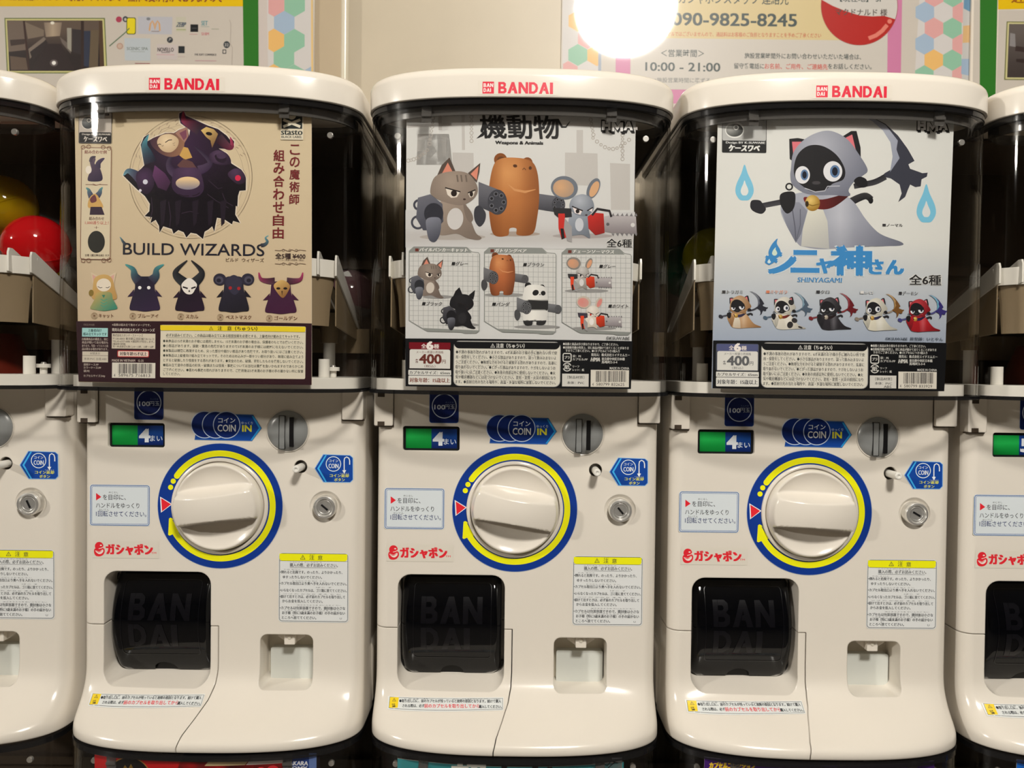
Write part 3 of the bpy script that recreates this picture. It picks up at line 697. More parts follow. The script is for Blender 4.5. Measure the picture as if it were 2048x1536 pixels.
def mk_drum(t, nm, digit):
    Yd = FACE+.0033
    c = facecanvas(-.0002, Yd).group(nm)
    c.rect(810, 855, 915, 899, (20,26,30), 2)
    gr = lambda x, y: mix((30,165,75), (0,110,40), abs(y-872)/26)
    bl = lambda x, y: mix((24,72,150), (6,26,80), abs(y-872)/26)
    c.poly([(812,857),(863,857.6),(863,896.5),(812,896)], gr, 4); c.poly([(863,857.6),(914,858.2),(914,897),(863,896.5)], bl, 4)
    c.text(digit, 867.5, 886, 877.5, 25, (215,220,226), .07, res=3, capfit=True).text('まい', 887.5, 912.5, 883.5, 13.5, (200,208,218), .01)
    return c.build(t, M['drum'])
add_stickers(machine)
# ---------------------------------------------------------------- the room
WY = 1.05
wallm = mat('beige_wall', (.50, .435, .33), .42, noise=.10, nscale=9)
wallf = mat('far_beige_wall', (.26, .22, .16), .5, noise=.1, nscale=5)
flm = mat('dark_floor_tile', (.20, .18, .16), .35, noise=.1, nscale=3)
def struct(name, mb, m, smooth=None): return tag(mb.obj(name, m, None, smooth), kind='structure')
struct('wall_back', MB().box(-6.2, 4.2, WY, WY+.1, -.0, 2.62), wallm)
struct('wall_left', MB().box(-6.3, -6.2, -4.6, WY+.1, 0, 2.62), wallf)
struct('wall_right', MB().box(4.2, 4.3, -4.6, WY+.1, 0, 2.62), wallf)
struct('wall_front', MB().box(-6.2, 4.2, -4.7, -4.6, 0, 2.62), wallf)
struct('floor', MB().box(-6.3, 4.3, -4.7, WY+.1, -.1, 0), flm)
struct('ceiling', MB().box(-6.3, 4.3, -4.7, WY+.1, 2.52, 2.62), mat('white_ceiling', (.75, .73, .68), .7))
# wall covering steps forward left of the corner, with a rounded cream edge strip
wx_, _ = at(688, 70, WY-.01)
struct('wall_pier', MB().box(-6.2, wx_-.002, WY-.010, WY, 0, 2.52), mat('tan_wall', (.43, .345, .235), .42, noise=.06, nscale=12))
struct('trim_1', MB().vcyl(wx_+.001, WY-.008, 0, 2.52, .0055, seg=20), mat('cream_trim', (.66, .60, .48), .2), 60)
# ---------------------------------------------------------------- wall notices
def notice(label, name, x0, x1, tx=0., tz=0., wy=0., off=.004):
    off += wy
    """a printed laminated sheet on the wall; tx/tz: how it stands off to one side and at the top"""
    xa, zt = at(x0, -90, WY-off); xb, zb = at(x1, 260, WY-off)
    xc = (xa+xb)/2
    root = empty(name, (xc, WY, zb), label, 'notice', None)
    bk = -wy-.0002
    yy = lambda x, z: -off-max(0, tz)*z-tx*((xb-xc)-x)
    c = Canvas(lambda px, py: (lambda p: (p[0]-xc, p[1]-zb))(at(px, py, WY-off-.01*(1 if tz else 0))), lambda x, z: yy(x, z)-.0002, (), (), .92)
    w = xb-xc; h = zt-zb
    fr = [(-w, yy(-w,0), 0), (w, yy(w,0), 0), (w, yy(w,h), h), (-w, yy(-w,h), h)]
    MB().add(fr+[(x, min(y+.003, bk), z) for x, y, z in fr], [(0,1,2,3),(7,6,5,4)]+[(i, i+4, (i+1)%4+4, (i+1)%4) for i in range(4)]).obj('sheet', M['paper'], root, None)
    return root, c
M['paper'] = mat('sheet_paper', alb((200,192,180)), .35)
PAP = (196,188,178)
HX = {'p':(214,160,158),'g':(140,186,160),'w':(204,200,198),'y':(226,180,110),'b':(158,178,200),'v':(170,130,160)}
def hexes(c, x0, x1, rows_, X0_, Y0_, dx, dy):
    for j, row in enumerate(rows_):
        for i, ch in enumerate(row):
            cx = X0_+dx*(i+(.5 if j % 2 else 0))-j*dy*.008; cy = Y0_+dy*j+dx*i*.012
            p = [(cx+dx/math.sqrt(3)*math.sin(R(60*k))*1., cy+dx/math.sqrt(3)*math.cos(R(60*k))) for k in range(6)]
            q = []
            p = clip(p, x0-(cy*.0), x1)
            if len(p) > 2: c.poly(p, HX[ch])
def clip(p, x0, x1):
    for s_, b in ((1, x0), (-1, x1)):
        o = []
        for i in range(len(p)):
            a, c2 = p[i-1], p[i]; ia, ic = s_*(a[0]-b) >= 0, s_*(c2[0]-b) >= 0
            if ia != ic: t = (b-a[0])/(c2[0]-a[0]); o.append((b, a[1]+(c2[1]-a[1])*t))
            if ic: o.append(c2)
        p = o
        if not p: return p
    return p
def green_notice(label, dx0, xl, xr, full):
    root, c = notice(label, 'notice_board', xl, xr, 0, 0, .0102 if full else 0, .004 if full else .0085)
    if not full: return root, c
    c.xf(dx0[0], dx0[1]).group('background')
    c.poly([(xl-dx0[0],-90),(xr-dx0[0],-90),(xr-dx0[0]+2,258),(xl-dx0[0]+2,258)], PAP)
    c.group('photograph')
    # frame and a dim corridor picture
    c.poly([(9,36),(210,36),(215,147),(14,147)], (96,110,60)); c.poly([(11,38),(208,38),(213,145),(16,145)], (196,190,130)); 
    c.poly([(14,41),(205,41),(209,142),(19,142)], lambda x, y: mix((92,78,68), (40,32,32), (y-60)/50), 8)
    c.poly([(88,45),(124,45),(120,72),(92,74)], lambda x, y: mix((170,152,130), (120,105,92), abs(x-106)/22), 6); c.ell(105, 46, 4, 3, (225,220,205))
    c.poly([(16,42),(48,42),(52,100),(17,104)], (108,94,84)); c.poly([(50,44),(88,60),(88,72),(56,78)], (120,106,92))
    c.poly([(57,98),(88,74),(92,78),(60,118)], (120,108,98)); c.poly([(60,104),(92,80),(96,86),(66,122)], (44,36,36))
    c.poly([(120,74),(140,90),(142,108),(124,86)], (104,94,88)); c.poly([(134,56),(143,56),(143,104),(135,96)], (150,146,134))
    c.poly([(92,88),(122,88),(150,140),(62,142)], (44,34,34)); c.poly([(46,42),(50,42),(60,142),(56,142)], (56,36,32))
    c.poly([(144,58),(164,60),(164,110),(146,104)], (50,44,46)); c.poly([(168,62),(181,62),(178,134),(166,132)], (46,52,70)); c.poly([(182,60),(198,60),(196,138),(178,136)], (98,84,66))
    c.poly([(162,42),(168,42),(168,140),(162,140)], (50,36,32)); c.poly([(198,42),(205,42),(208,142),(200,142)], (78,58,42))
    c.poly([(20,80),(50,78),(50,88),(22,92)], (60,48,44)); c.poly([(20,112),(52,116),(56,140),(22,140)], (94,78,66)); c.ell(108, 126, 4.5, 4.5, (225,222,218)); c.ell(108, 126, 8, 7, (92,82,82)); c.ell(108, 126, 4, 4, (235,232,228))
    c.group('header_band', 2)
    c.poly([(-30,-60),(486,-60),(486,13),(-30,13)], (222,184,8))
    BR = (130,60,40)
    c.text('近隣店舗はこちらの専用ダイヤルまで・無休で受け付けておりますので', 14, 445, -8, 25, BR, .03)
    c.group('green_band', 3); c.poly([(485,-60),(516.5,-60),(517.5,135),(487.5,133.5)] if full else [(485,-60),(516,-60),(518,240),(488,240)], (44,112,36))
    return root, c
rt, c = green_notice('white notice with yellow heading, shop map and green stripe, above left machine', (0,0), -160, 627, True)
c.group('shop_map')
c.ell(238, 39, 6, 6, (170,60,85)); c.ell(251, 38.5, 5.5, 6, (60,66,76)); c.ell(251, 39, 2.5, 3, (180,175,170))
c.rect(253, 35, 272, 69, (70,84,40), 4).rect(254.5, 36.5, 270.5, 67.5, (222,204,34), 3.5); c.stroke([(219,92.5),(250,66),(259,56.5)], 2, (84,110,84))
c.poly([(276,33),(345,34),(344,69),(276,68)], (182,182,190)); c.stroke([(299,62),(301,48),(305,42),(308,48),(310,60),(312,48),(315,42),(319,48),(320,62)], 3.2, (206,160,110)); c.rect(303, 62, 319, 64, (150,140,140)); c.ell(297, 38, 4, 3, (120,124,130))
c.rect(352, 34, 372, 64, (192,188,170)); c.text('ZEBP', 354, 371.5, 49.5, 9, (36,62,92), .06, .3, capfit=True); c.rect(353, 58.5, 372, 60.5, (160,165,120))
c.rect(381, 49, 396.5, 64, (28,30,34)); c.rect(384, 56, 394, 57, (90,90,90)); c.rect(379, 68, 395, 69.3, (190,150,150))
c.text('SET', 403, 415.5, 46.5, 9, (70,140,150), .02, capfit=True).rect(402, 53, 419, 54, (150,165,160)); c.text('SHIM', 403, 418, 68, 6, (190,120,125), .03, capfit=True); c.rect(423, 57.5, 438, 59, (165,165,150))
c.ell(340, 80, 6, 6, (50,54,60)); c.poly([(337,84),(339,76),(344,78),(340,80)], (150,150,150)); c.ell(240, 92.5, 6.5, 6.5, (178,146,130)); c.ell(240, 92.5, 4.5, 4.5, (192,168,152))
c.poly([(249,76),(301,77),(301,122),(250,121)], (182,190,196)); c.text('SCENIC SPA', 254, 296, 97.5, 6, (110,120,112), .02, capfit=True).rect(262, 103, 290, 104, (150,156,152)).poly([(314,88),(355,90),(355,120),(314,118)], (196,186,184))
c.text('NOVELLO', 315.5, 347.5, 99.5, 8, (48,40,44), .03, capfit=True).rect(323, 104.5, 340, 106, (110,100,104)).rect(313, 109, 349, 110.2, (196,150,156))
c.rect(357, 92.5, 369.5, 106.5, (40,44,48)); c.text('THE SOFT COMMERCE', 389, 433, 109.5, 4, (60,60,66), .03, capfit=True).rect(390, 121, 433, 122.4, (190,150,156)).rect(356, 113, 370, 114, (190,170,170))
c.ell(453.5, 89.5, 6.5, 7, (62,68,72)); c.text('32', 449.5, 457.5, 90, 6, (180,176,172), .03, capfit=True); c.frame(446, 100, 452, 107, 1.5, (70,72,76)); c.stroke([(459,40),(462,48),(461,88),(465,96),(464,132)], 1, (170,160,150))
c.rect(270, 126.5, 300, 128, (150,90,90))
c.group('hexagon_strip', 5); c.poly([(517,-60),(534,-60),(537,240),(518.5,240)], (200,190,184)); c.poly([(533,-60),(623,-60),(626,240),(538,240)], (204,200,198))
hexes(c, 537, 623, ('pgw','vwb','pgw','bwp','ygw','gwp','ygb','pgw'), 549, -61, 41, 35.5)
c.group('hexagon_strip'); c.poly([(622,-60),(625.5,-60),(627,240),(623,240)], (222,190,130))
c.build(rt, M['lam'])
# right-hand pink notice
rt, c = notice('pink bordered contact notice with phone number and red capsule, lamp glare on it', 'notice_board', 1125, 1944, 0, 0)
c.group('background'); c.poly([(1125,-90),(1944,-90),(1941,258),(1122,258)], PAP)
c.group('hexagon_strip', 5); c.poly([(1126,-60),(1204,-60),(1202,240),(1124,240)], (204,200,198)); hexes(c, 1126, 1197, ('wv','gp','wv','yg','wp','gy','pw','bg'), 1138, -60, 38, 34)
c.poly([(1197,-60),(1203,-60),(1202,240),(1196,240)], (150,160,175))
c.group('hexagon_panel'); c.poly([(1842,-60),(1944,-60),(1940,240),(1824,240)], (204,200,198)); hexes(c, 1829, 1941, ('wvb','pgw','bwp','pgw','bwp','ygw','gwp','ygb'), 1850, -39, 37, 31.8)
c.poly([(1927,-60),(1944,-60),(1941,240),(1922,240)], (188,186,184)); hexes(c, 1924.5, 1941, ('..b','...'), 0,0,1,1) if 0 else None
c.poly([(1928,-10),(1944,-10),(1943,25),(1936,22),(1927,17)], (100,140,170)); c.poly([(1926,52),(1943,50),(1942,85),(1925,86)], (206,170,120)); c.poly([(1923,118),(1940,118),(1939,152),(1922,148)], (150,170,192))
c.group('pink_frame', 6); PK_ = (198,122,160)
c.poly([(1232,-60),(1262,-60),(1260,205),(1231,205)], PK_); c.poly([(1776,-60),(1805,-60),(1800,240),(1772,240)], PK_); c.poly([(1232,178),(1800,184),(1800,212),(1232,206)], PK_)
c.group('contact_panel', 7); c.poly([(1263,-60),(1776,-60),(1774,184),(1262,178)], (198,192,184)); c.poly([(1280,-60),(1700,-60),(1700,81),(1280,76)], (206,188,142))
DK = (62,74,74)
c.text('ガシャポンスタッフ 連絡先', 1357, 1577, -2, 24, DK, .01, res=2).text('090-9825-8245', 1345, 1593, 39.5, 25, DK, .03, res=3, capfit=True)
c.ell(1328, 41, 11, 13, (90,100,108)); c.poly([(1322,36),(1326,34),(1330,42),(1335,44),(1336,48),(1330,48),(1324,43)], (205,195,175))
c.text('※フリーダイヤルではございませんので、通話料はお客様のご負担となりますことを予めご了承ください', 1292, 1642, 69.5, 10, (188,92,66), .015)
c.text('＜営業時間＞', 1322, 1408, 107, 16, DK, .01, res=2).text('10:00 - 21:00', 1291, 1440, 134, 17, DK, .025, res=3, capfit=True).text('※施設営業時間に準ずる', 1307, 1420, 161, 11, (120,122,120), .005)
c.text('施設営業時間外にお問い合わせいただいた場合は、', 1489, 1722, 113, 12, DK, .012).text('留守番電話に', 1468, 1528, 132.5, 12, DK, .01).text('お名前、ご用件、ご連絡先', 1529, 1655, 133.5, 12, (196,92,82), .02).text('をお話しください。', 1656, 1743, 133.5, 12, DK, .015)
c.group('capsule_picture', 60); c.ell(1718.5, 12, 77, 79, (150,60,55), n=60); c.ell(1718.5, 12, 76, 78, (200,196,190), n=60)
p = [(1643+.5, 0)]+[(1718.5+76*math.cos(R(a)), 12+78*math.sin(R(a))) for a in range(188, 14, -6)]+[(1768,32),(1745,33),(1718,31),(1690,22),(1665,12)]
c.poly(p, (172,30,24)); c.ell(1779, 43, 4.6, 4.6, (214,120,105)); c.stroke([(1737,77),(1752,71),(1764,62),(1774,50)], 8, (214,120,105))
c.text('【現在地】 3F', 1680, 1765, -2, 14, DK, .02, res=2).text('マクドナルド 様', 1671, 1774, 25, 15, (80,70,66), .02, res=2)
c.build(rt, M['lam'])
rt, c = green_notice('white notice with yellow heading and green stripe at the top right corner', (1480,10), 1945.5, 2300, False)
c.xf(0, 0).group('side_bands')
c.poly([(1948,0),(1962,0),(1961,240),(1944,240)], PAP).poly([(1996,-60),(2300,-60),(2300,13),(1996,19)], (222,184,8)); c.poly([(1960,-60),(1996,-60),(1990,240),(1959,240)], (44,112,36)); c.text('近隣', 2023, 2075, -4, 24, (150,84,20), .03)
c.group('corridor_photograph').poly([(1997,20),(2300,20),(2300,240),(1991,240)], PAP); c.poly([(2013,43),(2300,45),(2300,163),(2008,160)], (110,112,66)).poly([(2015,45),(2300,47),(2300,161),(2010.5,158)], (196,190,140)); c.poly([(2018,48),(2300,50),(2300,158),(2014,155)], lambda x, y: mix((98,90,86), (62,54,52), (y-60)/80), 20)
c.poly([(2020,66),(2030,68),(2031,94),(2019,92)], (134,130,130)); c.poly([(2031,92),(2060,96),(2060,106),(2030,102)], (56,44,42)); c.poly([(2032,118),(2060,118),(2060,128),(2032,124)], (50,40,38))
c.build(rt, M['lam'])
# ---------------------------------------------------------------- display cards
CB = [-.13+.01*i for i in range(27)]
_cy = pl(lambda x: -.0645+.012*(x/.107)**2, CB)
cardy = lambda x, z: _cy(x)-.008*(z-.47)/.27
def card(k, label, tl, br, bg, dz=0, Yshift=0, rough='pr'):
    """a curved display card inside the case of machine k; tl, br: photo pixels of its corners"""
    def to(px, py):
        Y = .72+Yshift
        for _ in range(6):
            x, z = L(px, py, Y, k); Y = FACE+Yshift+cardy(max(-.13, min(.13, x)), z-dz)
        return (x, z)
    x0, z1 = to(*tl); x1, z0 = to(*br)
    root = empty('display_card', (X0+.3*k, FACE+Yshift, CZ+HB+z0), label, 'display card', None)
    yf = lambda x, z: cardy(x, z+z0-dz)
    sh = Canvas(lambda x, z: (x, z-z0), yf, CB)
    c = Canvas(lambda px, py: (lambda p: (p[0], p[1]-z0))(to(px, py)), yf, CB)
    c.corner = (x0, z0, x1, z1)
    n = 30; v = []; f = []
    for d in (.0008,):
        for j in (0, 1):
            for i in range(n+1): x = x0+(x1-x0)*i/n; z = (z1-z0)*j; v.append((x, yf(x, z)+d, z))
    for i in range(n): f.append((i, i+1, n+2+i, n+1+i))
    me = MB().add(v, f).obj('card_back', M['paper'], root, None)
    h = z1-z0; s_ = sh.group('card_face')
    if callable(bg): s_.poly([(x0,z0),(x1,z0),(x1,z1),(x0,z1)], lambda x, z: bg((z-z0)/h), .01)
    else: s_.poly([(x0,z0),(x1,z0),(x1,z1),(x0,z1)], bg)
    s_.build(root, M[rough])
    return root, c
def barcode(c, x0, y0, x1, y1, num, seed):
    rnd = random.Random(seed); c.rect(x0, y0, x1, y1, (212,208,198)); w_ = x1-x0; x = x0+w_*.14; e = x1-w_*.08; yb = y0+(y1-y0)*.70
    while x < e:
        b = rnd.choice((.6,1.0,1.5)); c.rect(x, y0+2, min(x+b, e), yb, (44,40,44)); c.lv -= 1; x += b+rnd.choice((.6,1.0,1.6))
    c.lv += 1
    c.text(num[0], x0+w_*.04, x0+w_*.075, y1-5.5, 6, (50,46,48), capfit=True).text(num[1:7], x0+w_*.15, x0+w_*.49, y1-5.5, 6, (50,46,48), capfit=True).text(num[7:], x0+w_*.54, x0+w_*.88, y1-5, 6, (50,46,48), capfit=True)
def sh2(a, b, x0, y0, x1, y1):           # linear colour run
    d = (x1-x0)**2+(y1-y0)**2
    return lambda x, y: mix(a, b, ((x-x0)*(x1-x0)+(y-y0)*(y1-y0))/d)
def rad(a, b, cx, cy, r): return lambda x, y: mix(a, b, math.hypot(x-cx, y-cy)/r)
# ---- card 1: beige, a crowd of horned cloaked figures
CW = (200,182,154)
rt, c = card(-1, 'beige display card with dark horned wizard figures, in the case left of centre', (149,211), (623.5,769.5), lambda t: mix((192,172,146), (202,186,156), t*1.3))
c.group('magic_circle', 2); LN = (162,142,122)
c.xf(230, 210, 1/4.655)
for r_, w_ in ((572,7),(548,4),(495,3)): c.ring(705, 672, r_, w_, LN, 90)
for a in range(0, 360, 60): c.ring(705+420*math.cos(R(a)), 672+420*math.sin(R(a)), 96, 4, LN, 30); c.ring(705+420*math.cos(R(a)), 672+420*math.sin(R(a)), 66, 3, LN, 6)
for a in range(200, 340, 9):
    for d_ in (505, 535): c.stroke([(705+d_*math.cos(R(a)), 672+d_*math.sin(R(a))), (705+(d_+16)*math.cos(R(a+3)), 672+(d_+16)*math.sin(R(a+3)))], 6, LN)
c.group('wizard_picture', 6)
OUT = [(75,655),(100,612),(160,598),(212,628),(275,560),(250,430),(240,370),(270,300),(318,268),(300,340),(335,320),(400,290),(470,262),(550,262),(600,230),(672,205),(690,290),(700,235),(610,170),(597,110),(600,80),(640,55),(660,100),(740,135),(860,190),(960,225),(1040,285),(1075,330),(1070,295),(1110,340),(1105,390),(1060,412),(965,405),(1040,450),(1085,545),(1180,605),(1220,690),(1218,795),(1160,800),(1145,850),(1140,945),(1125,940),(1120,1020),(1165,1098),(1100,1080),(1090,1112),(1010,1060),(950,1050),(935,1120),(925,1180),(905,1130),(870,1160),(835,1180),(820,1248),(760,1200),(705,1190),(665,1235),(640,1185),(590,1165),(545,1200),(530,1155),(450,1130),(415,1190),(410,1125),(380,1070),(330,1100),(345,1045),(275,1035),(320,990),(325,920),(280,850),(200,780),(120,700)]
c.stroke(OUT, 20, (216,206,190), True)
c.poly(OUT, lambda x, y: mix(mix((58,38,66), (20,14,24), (y-500)/350), (16,12,17), abs(x-640)/700), 45)
# horns
def horn(pts, wds, ca, cb):
    n = len(pts); pp = []
    for i in range(n-1):
        for k in range(4):
            t = k/4; p0 = pts[max(i-1,0)]; p1 = pts[i]; p2 = pts[i+1]; p3 = pts[min(i+2,n-1)]
            pp.append(tuple(.5*(2*p1[j]+(p2[j]-p0[j])*t+(2*p0[j]-5*p1[j]+4*p2[j]-p3[j])*t*t+(3*p1[j]-p0[j]-3*p2[j]+p3[j])*t**3) for j in (0,1)))
    pp.append(pts[-1]); m = len(pp)
    ww = [wds[0]+(wds[1]-wds[0])*(i/(m-1))**1.3 for i in range(m)]
    v = []
    for i, (x, y) in enumerate(pp):
        a = pp[max(i-1,0)]; b = pp[min(i+1,m-1)]; dx, dy = b[0]-a[0], b[1]-a[1]; l = math.hypot(dx, dy) or 1
        v += [c.P(x-dy/l*ww[i]/2, y+dx/l*ww[i]/2), c.P(x+dy/l*ww[i]/2, y-dx/l*ww[i]/2)]
    cc = []
    for i in range(m): q = mix(ca, cb, (i/(m-1))**1.2); cc += [q, mix(q, (235,235,235), .12)]
    c.raw(v, [(2*i, 2*i+2, 2*i+3, 2*i+1) for i in range(m-1)], cc)
TEAL = (70,150,165)
horn([(330,540),(300,450),(275,370),(312,280)], (120,6), (26,24,42), TEAL)
horn([(235,690),(180,640),(120,615),(80,655)], (95,8), (44,30,58), (90,150,165))
horn([(790,230),(700,175),(640,140),(638,62)], (110,8), (34,20,34), (176,30,70))
horn([(960,300),(1040,380),(1090,385),(1075,300)], (90,8), (40,22,34), (168,40,80))
horn([(560,640),(510,590),(510,510),(610,400)], (80,8), (58,40,70), (34,26,44))
horn([(780,610),(850,580),(880,520),(740,385)], (90,8), (58,40,70), (40,30,50))
c.blob([(330,330),(400,290),(520,260),(640,300),(630,430),(560,480),(460,470),(360,400)], sh2((70,46,60), (150,110,84), 340, 340, 640, 430), 40)
c.poly([(560,262),(600,232),(672,206),(684,290),(650,350)], (158,118,106)); c.poly([(600,262),(664,228),(668,300),(640,330)], (120,70,90))
c.blob([(392,350),(430,285),(520,272),(590,320),(580,390),(520,440),(440,425)], rad((226,206,172), (190,164,132), 480, 330, 130), 30)
c.stroke([(468,350),(500,328),(532,324)], 8, (60,44,40)); c.stroke([(398,372),(414,364),(430,368)], 7, (60,44,40)); c.stroke([(432,378),(444,384),(452,374)], 4, (90,60,50))
c.stroke([(536,360),(560,352)], 3, (110,80,70)); c.stroke([(540,372),(560,376)], 3, (110,80,70))
c.poly([(600,470),(640,390),(680,400),(720,490),(650,510)], (196,156,88)); c.poly([(580,560),(640,500),(720,530),(770,600),(620,600)], (96,66,66))
c.poly([(800,236),(850,204),(920,226),(960,270),(935,330),(905,400),(888,330),(850,300)], sh2((206,176,110), (120,90,60), 820, 240, 930, 380), 30)
c.ell(876, 268, 30, 16, (24,16,20), rot=10); c.poly([(880,330),(892,330),(890,352)], (40,26,26))
c.blob([(880,460),(960,420),(1050,460),(1080,540),(1000,560),(900,530)], rad((92,70,100), (44,30,50), 960, 470, 110), 30); c.blob([(930,470),(990,450),(1040,500),(1010,540),(950,520)], (40,28,44)); c.blob([(944,460),(1000,450),(1030,490),(970,500)], (70,52,78))
c.blob([(200,640),(290,580),(360,640),(360,760),(300,830),(220,780)], rad((74,50,84), (40,26,46), 270, 670, 130), 30)
c.ell(283, 716, 23, 23, (206,208,222)); c.ell(236, 796, 13, 13, (214,210,220))
c.poly([(370,560),(470,640),(520,720),(480,800),(400,770),(350,660)], sh2((96,56,98), (56,34,58), 380, 600, 500, 780), 40)
c.blob([(560,600),(680,585),(780,600),(830,760),(790,840),(700,860),(600,840),(530,760)], rad((84,60,92), (54,38,62), 680, 620, 200), 40)
c.ell(678, 728, 112, 60, lambda x, y: mix((226,196,150), (132,126,140), (y-690)/90), 22, 36); c.stroke([(590,830),(640,848),(690,846)], 9, (34,22,34)); c.stroke([(720,846),(760,838),(790,818)], 9, (34,22,34))
c.blob([(1050,640),(1120,590),(1190,620),(1220,700),(1160,740),(1090,700)], rad((80,58,88), (44,30,48), 1120, 620, 120), 30); c.ell(1145, 680, 27, 27, (204,44,78))
for p in ([(870,700),(960,780),(1000,770)],[(860,830),(940,890),(1060,960)],[(340,860),(350,980),(330,1060)],[(620,1010),(700,990),(780,1010)],[(500,900),(520,1040),(510,1140)],[(1000,820),(1030,900),(1100,940)]): c.stroke(p, 7, (52,40,56))
for x_ in (420, 560, 720, 860, 980): c.poly([(x_,900),(x_+60,880),(x_+40,1100),(x_+10,1130)], (34,26,38))
c.xf().group('title_lettering', 60)
TI = (34,34,46)
c.text('BUILD WIZARDS', 246, 529, 499, 24, TI, .008, res=4, capfit=True)
horn_c = c
horn([(252,490),(246,483),(243,478),(240,474)], (6,1), TI, (90,150,165)); horn([(522,491),(530,489),(535,483),(531,476),(537,471)], (8,1), TI, (90,170,185))
c.text('ビルド  ウィザーズ', 452, 528, 520.5, 8.8, (84,60,44), .02, res=2)
RDB = (110,34,38)
c.vtext('この魔術師', 590, 287, 411, 21, RDB, .022); c.vtext('組み合わせ自由', 558.5, 298, 479, 23, RDB, .022)
c.text('全5種 ¥400', 551, 611, 512.5, 12, (60,44,44), .03, res=2).text('メーカー希望小売価格（税込）', 556, 608, 520, 4.2, (90,70,60))
for y in (500.5, 527.5):
    c.stroke([(550,y),(560,y+1),(568,y-1.5),(576,y+2),(584,y-1),(592,y+2),(600,y-.5),(612,y+1)], 1, (110,90,76)); 
    for x in (567,580,593): c.ring(x, y+.3, 2.4, .7, (110,90,76), 10)
c.group('small_figures', 62)
def cloak(cx, yt, yb, w_, ca, cb, hem=True):
    h = yb-yt
    c.blob([(cx-w_*.30,yt),(cx,yt-3),(cx+w_*.30,yt),(cx+w_*.36,yt+h*.35),(cx+w_*.46,yt+h*.62),(cx+w_*.54,yb-3),(cx+w_*.3,yb),(cx,yb+2),(cx-w_*.3,yb),(cx-w_*.54,yb-3),(cx-w_*.46,yt+h*.62),(cx-w_*.36,yt+h*.35)], sh2(ca, cb, cx-w_*.3, yt, cx+w_*.3, yb), 6)
    if hem:
        for q in (-1, 1): c.poly([(cx+q*w_*.38,yt+h*.34),(cx+q*w_*.62,yt+h*.58),(cx+q*w_*.4,yt+h*.55)], cb)
# pale one with pointed ears
c.poly([(182,546),(188,558),(186,572)], (226,214,196)) if 0 else None
for p in ([(182,544),(197,552),(186,568)],[(233,544),(217,552),(228,568)]): c.poly(p, (206,190,164)); 
for p in ([(185,549),(194,554),(187,563)],[(229,549),(220,554),(227,563)]): c.poly(p, (206,160,150))
c.blob([(190,556),(208,549),(224,556),(230,578),(234,596),(222,600),(194,600),(184,594),(186,576)], sh2((200,166,104), (178,140,84), 190, 550, 225, 600), 6)
cloak(208, 586, 620, 50, (190,160,96), (60,130,110), False); c.ell(208, 570, 14.5, 13, (222,212,196)); c.stroke([(196,573),(201,576),(205,575)], 1.2, (50,40,40)); c.stroke([(212,575),(216,576),(220,573)], 1.2, (50,40,40))
for y in (598,604,610): c.stroke([(202,y),(208,y+4),(215,y)], 1.6, (70,150,130))
c.poly([(204,590),(211,590),(208,596)], (50,120,100)); c.ell(183, 586, 5, 6.5, (130,110,50))
DKP = (34,30,52); DK2 = (48,34,62)
cloak(290, 556, 621, 56, (30,28,44), DK2); horn([(278,562),(270,552),(266,538),(251,529)], (20,2), DKP, (60,150,150)); horn([(303,562),(312,552),(314,538),(328,529)], (20,2), DKP, (60,150,150)); c.ell(280, 575.5, 3.4, 3.4, (232,236,242)); c.ell(298, 575.5, 3.4, 3.4, (232,236,242))
cloak(380, 560, 622, 54, (28,24,34), (40,26,44)); horn([(370,566),(354,552),(354,540),(375,521)], (20,2), (24,28,34), (24,24,28)); horn([(389,566),(402,552),(402,540),(383,521)], (20,2), (24,28,34), (24,24,28))
c.blob([(364,568),(379,556),(394,568),(390,580),(384,588),(374,588),(366,580)], (224,220,214)); c.stroke([(366,574),(376,577)], 3, (30,24,28)); c.stroke([(392,574),(383,577)], 3, (30,24,28)); c.poly([(377,584),(381,584),(379,579)], (50,40,40))
cloak(468, 556, 623, 56, (46,44,60), (30,28,38)); 
for q in (-1, 1): c.ell(468+q*28, 559, 13, 12, (44,42,58)); c.ell(468+q*29, 560, 8, 7.5, (74,72,88)); c.ell(468+q*30, 561, 4.5, 4, (36,34,46))
c.blob([(452,562),(468,550),(484,562),(480,580),(470,590),(458,580)], (52,50,68)); c.ell(461, 576, 3.4, 3.4, (160,40,44)); c.ell(478, 577, 3.4, 3.4, (160,40,44))
cloak(562, 566, 626, 58, (60,30,58), (64,26,56)); horn([(550,562),(535,562),(522,558),(518,545)], (14,2), (50,26,40), (166,40,90)); horn([(574,562),(590,562),(602,558),(606,545)], (14,2), (50,26,40), (166,40,90))
c.blob([(548,570),(564,560),(580,570),(576,584),(566,596),(554,584)], sh2((210,176,110), (130,90,50), 552, 562, 572, 594), 5); c.ell(557, 577, 4, 2.4, (30,20,20)); c.ell(571, 577, 4, 2.4, (30,20,20)); c.poly([(563,582),(566,582),(564.5,592)], (60,40,30))
BRN = (104,66,44)
for s_, x0, x1, y, cx in (('キャット',198,227,631.5,189),('ブルーアイ',276,317,632,266),('スカル',372,397,633,362),('ベストマスク',452,503,634.5,441),('ゴールデン',549,595,636.5,539)):
    c.text(s_, x0, x1, y, 9, BRN, .02, res=2); c.ring(cx, y, 6, .9, (150,130,104), 18); c.ring(cx, y, 3.6, .7, (150,130,104), 12); c.ell(cx, y, 1.5, 1.5, BRN)
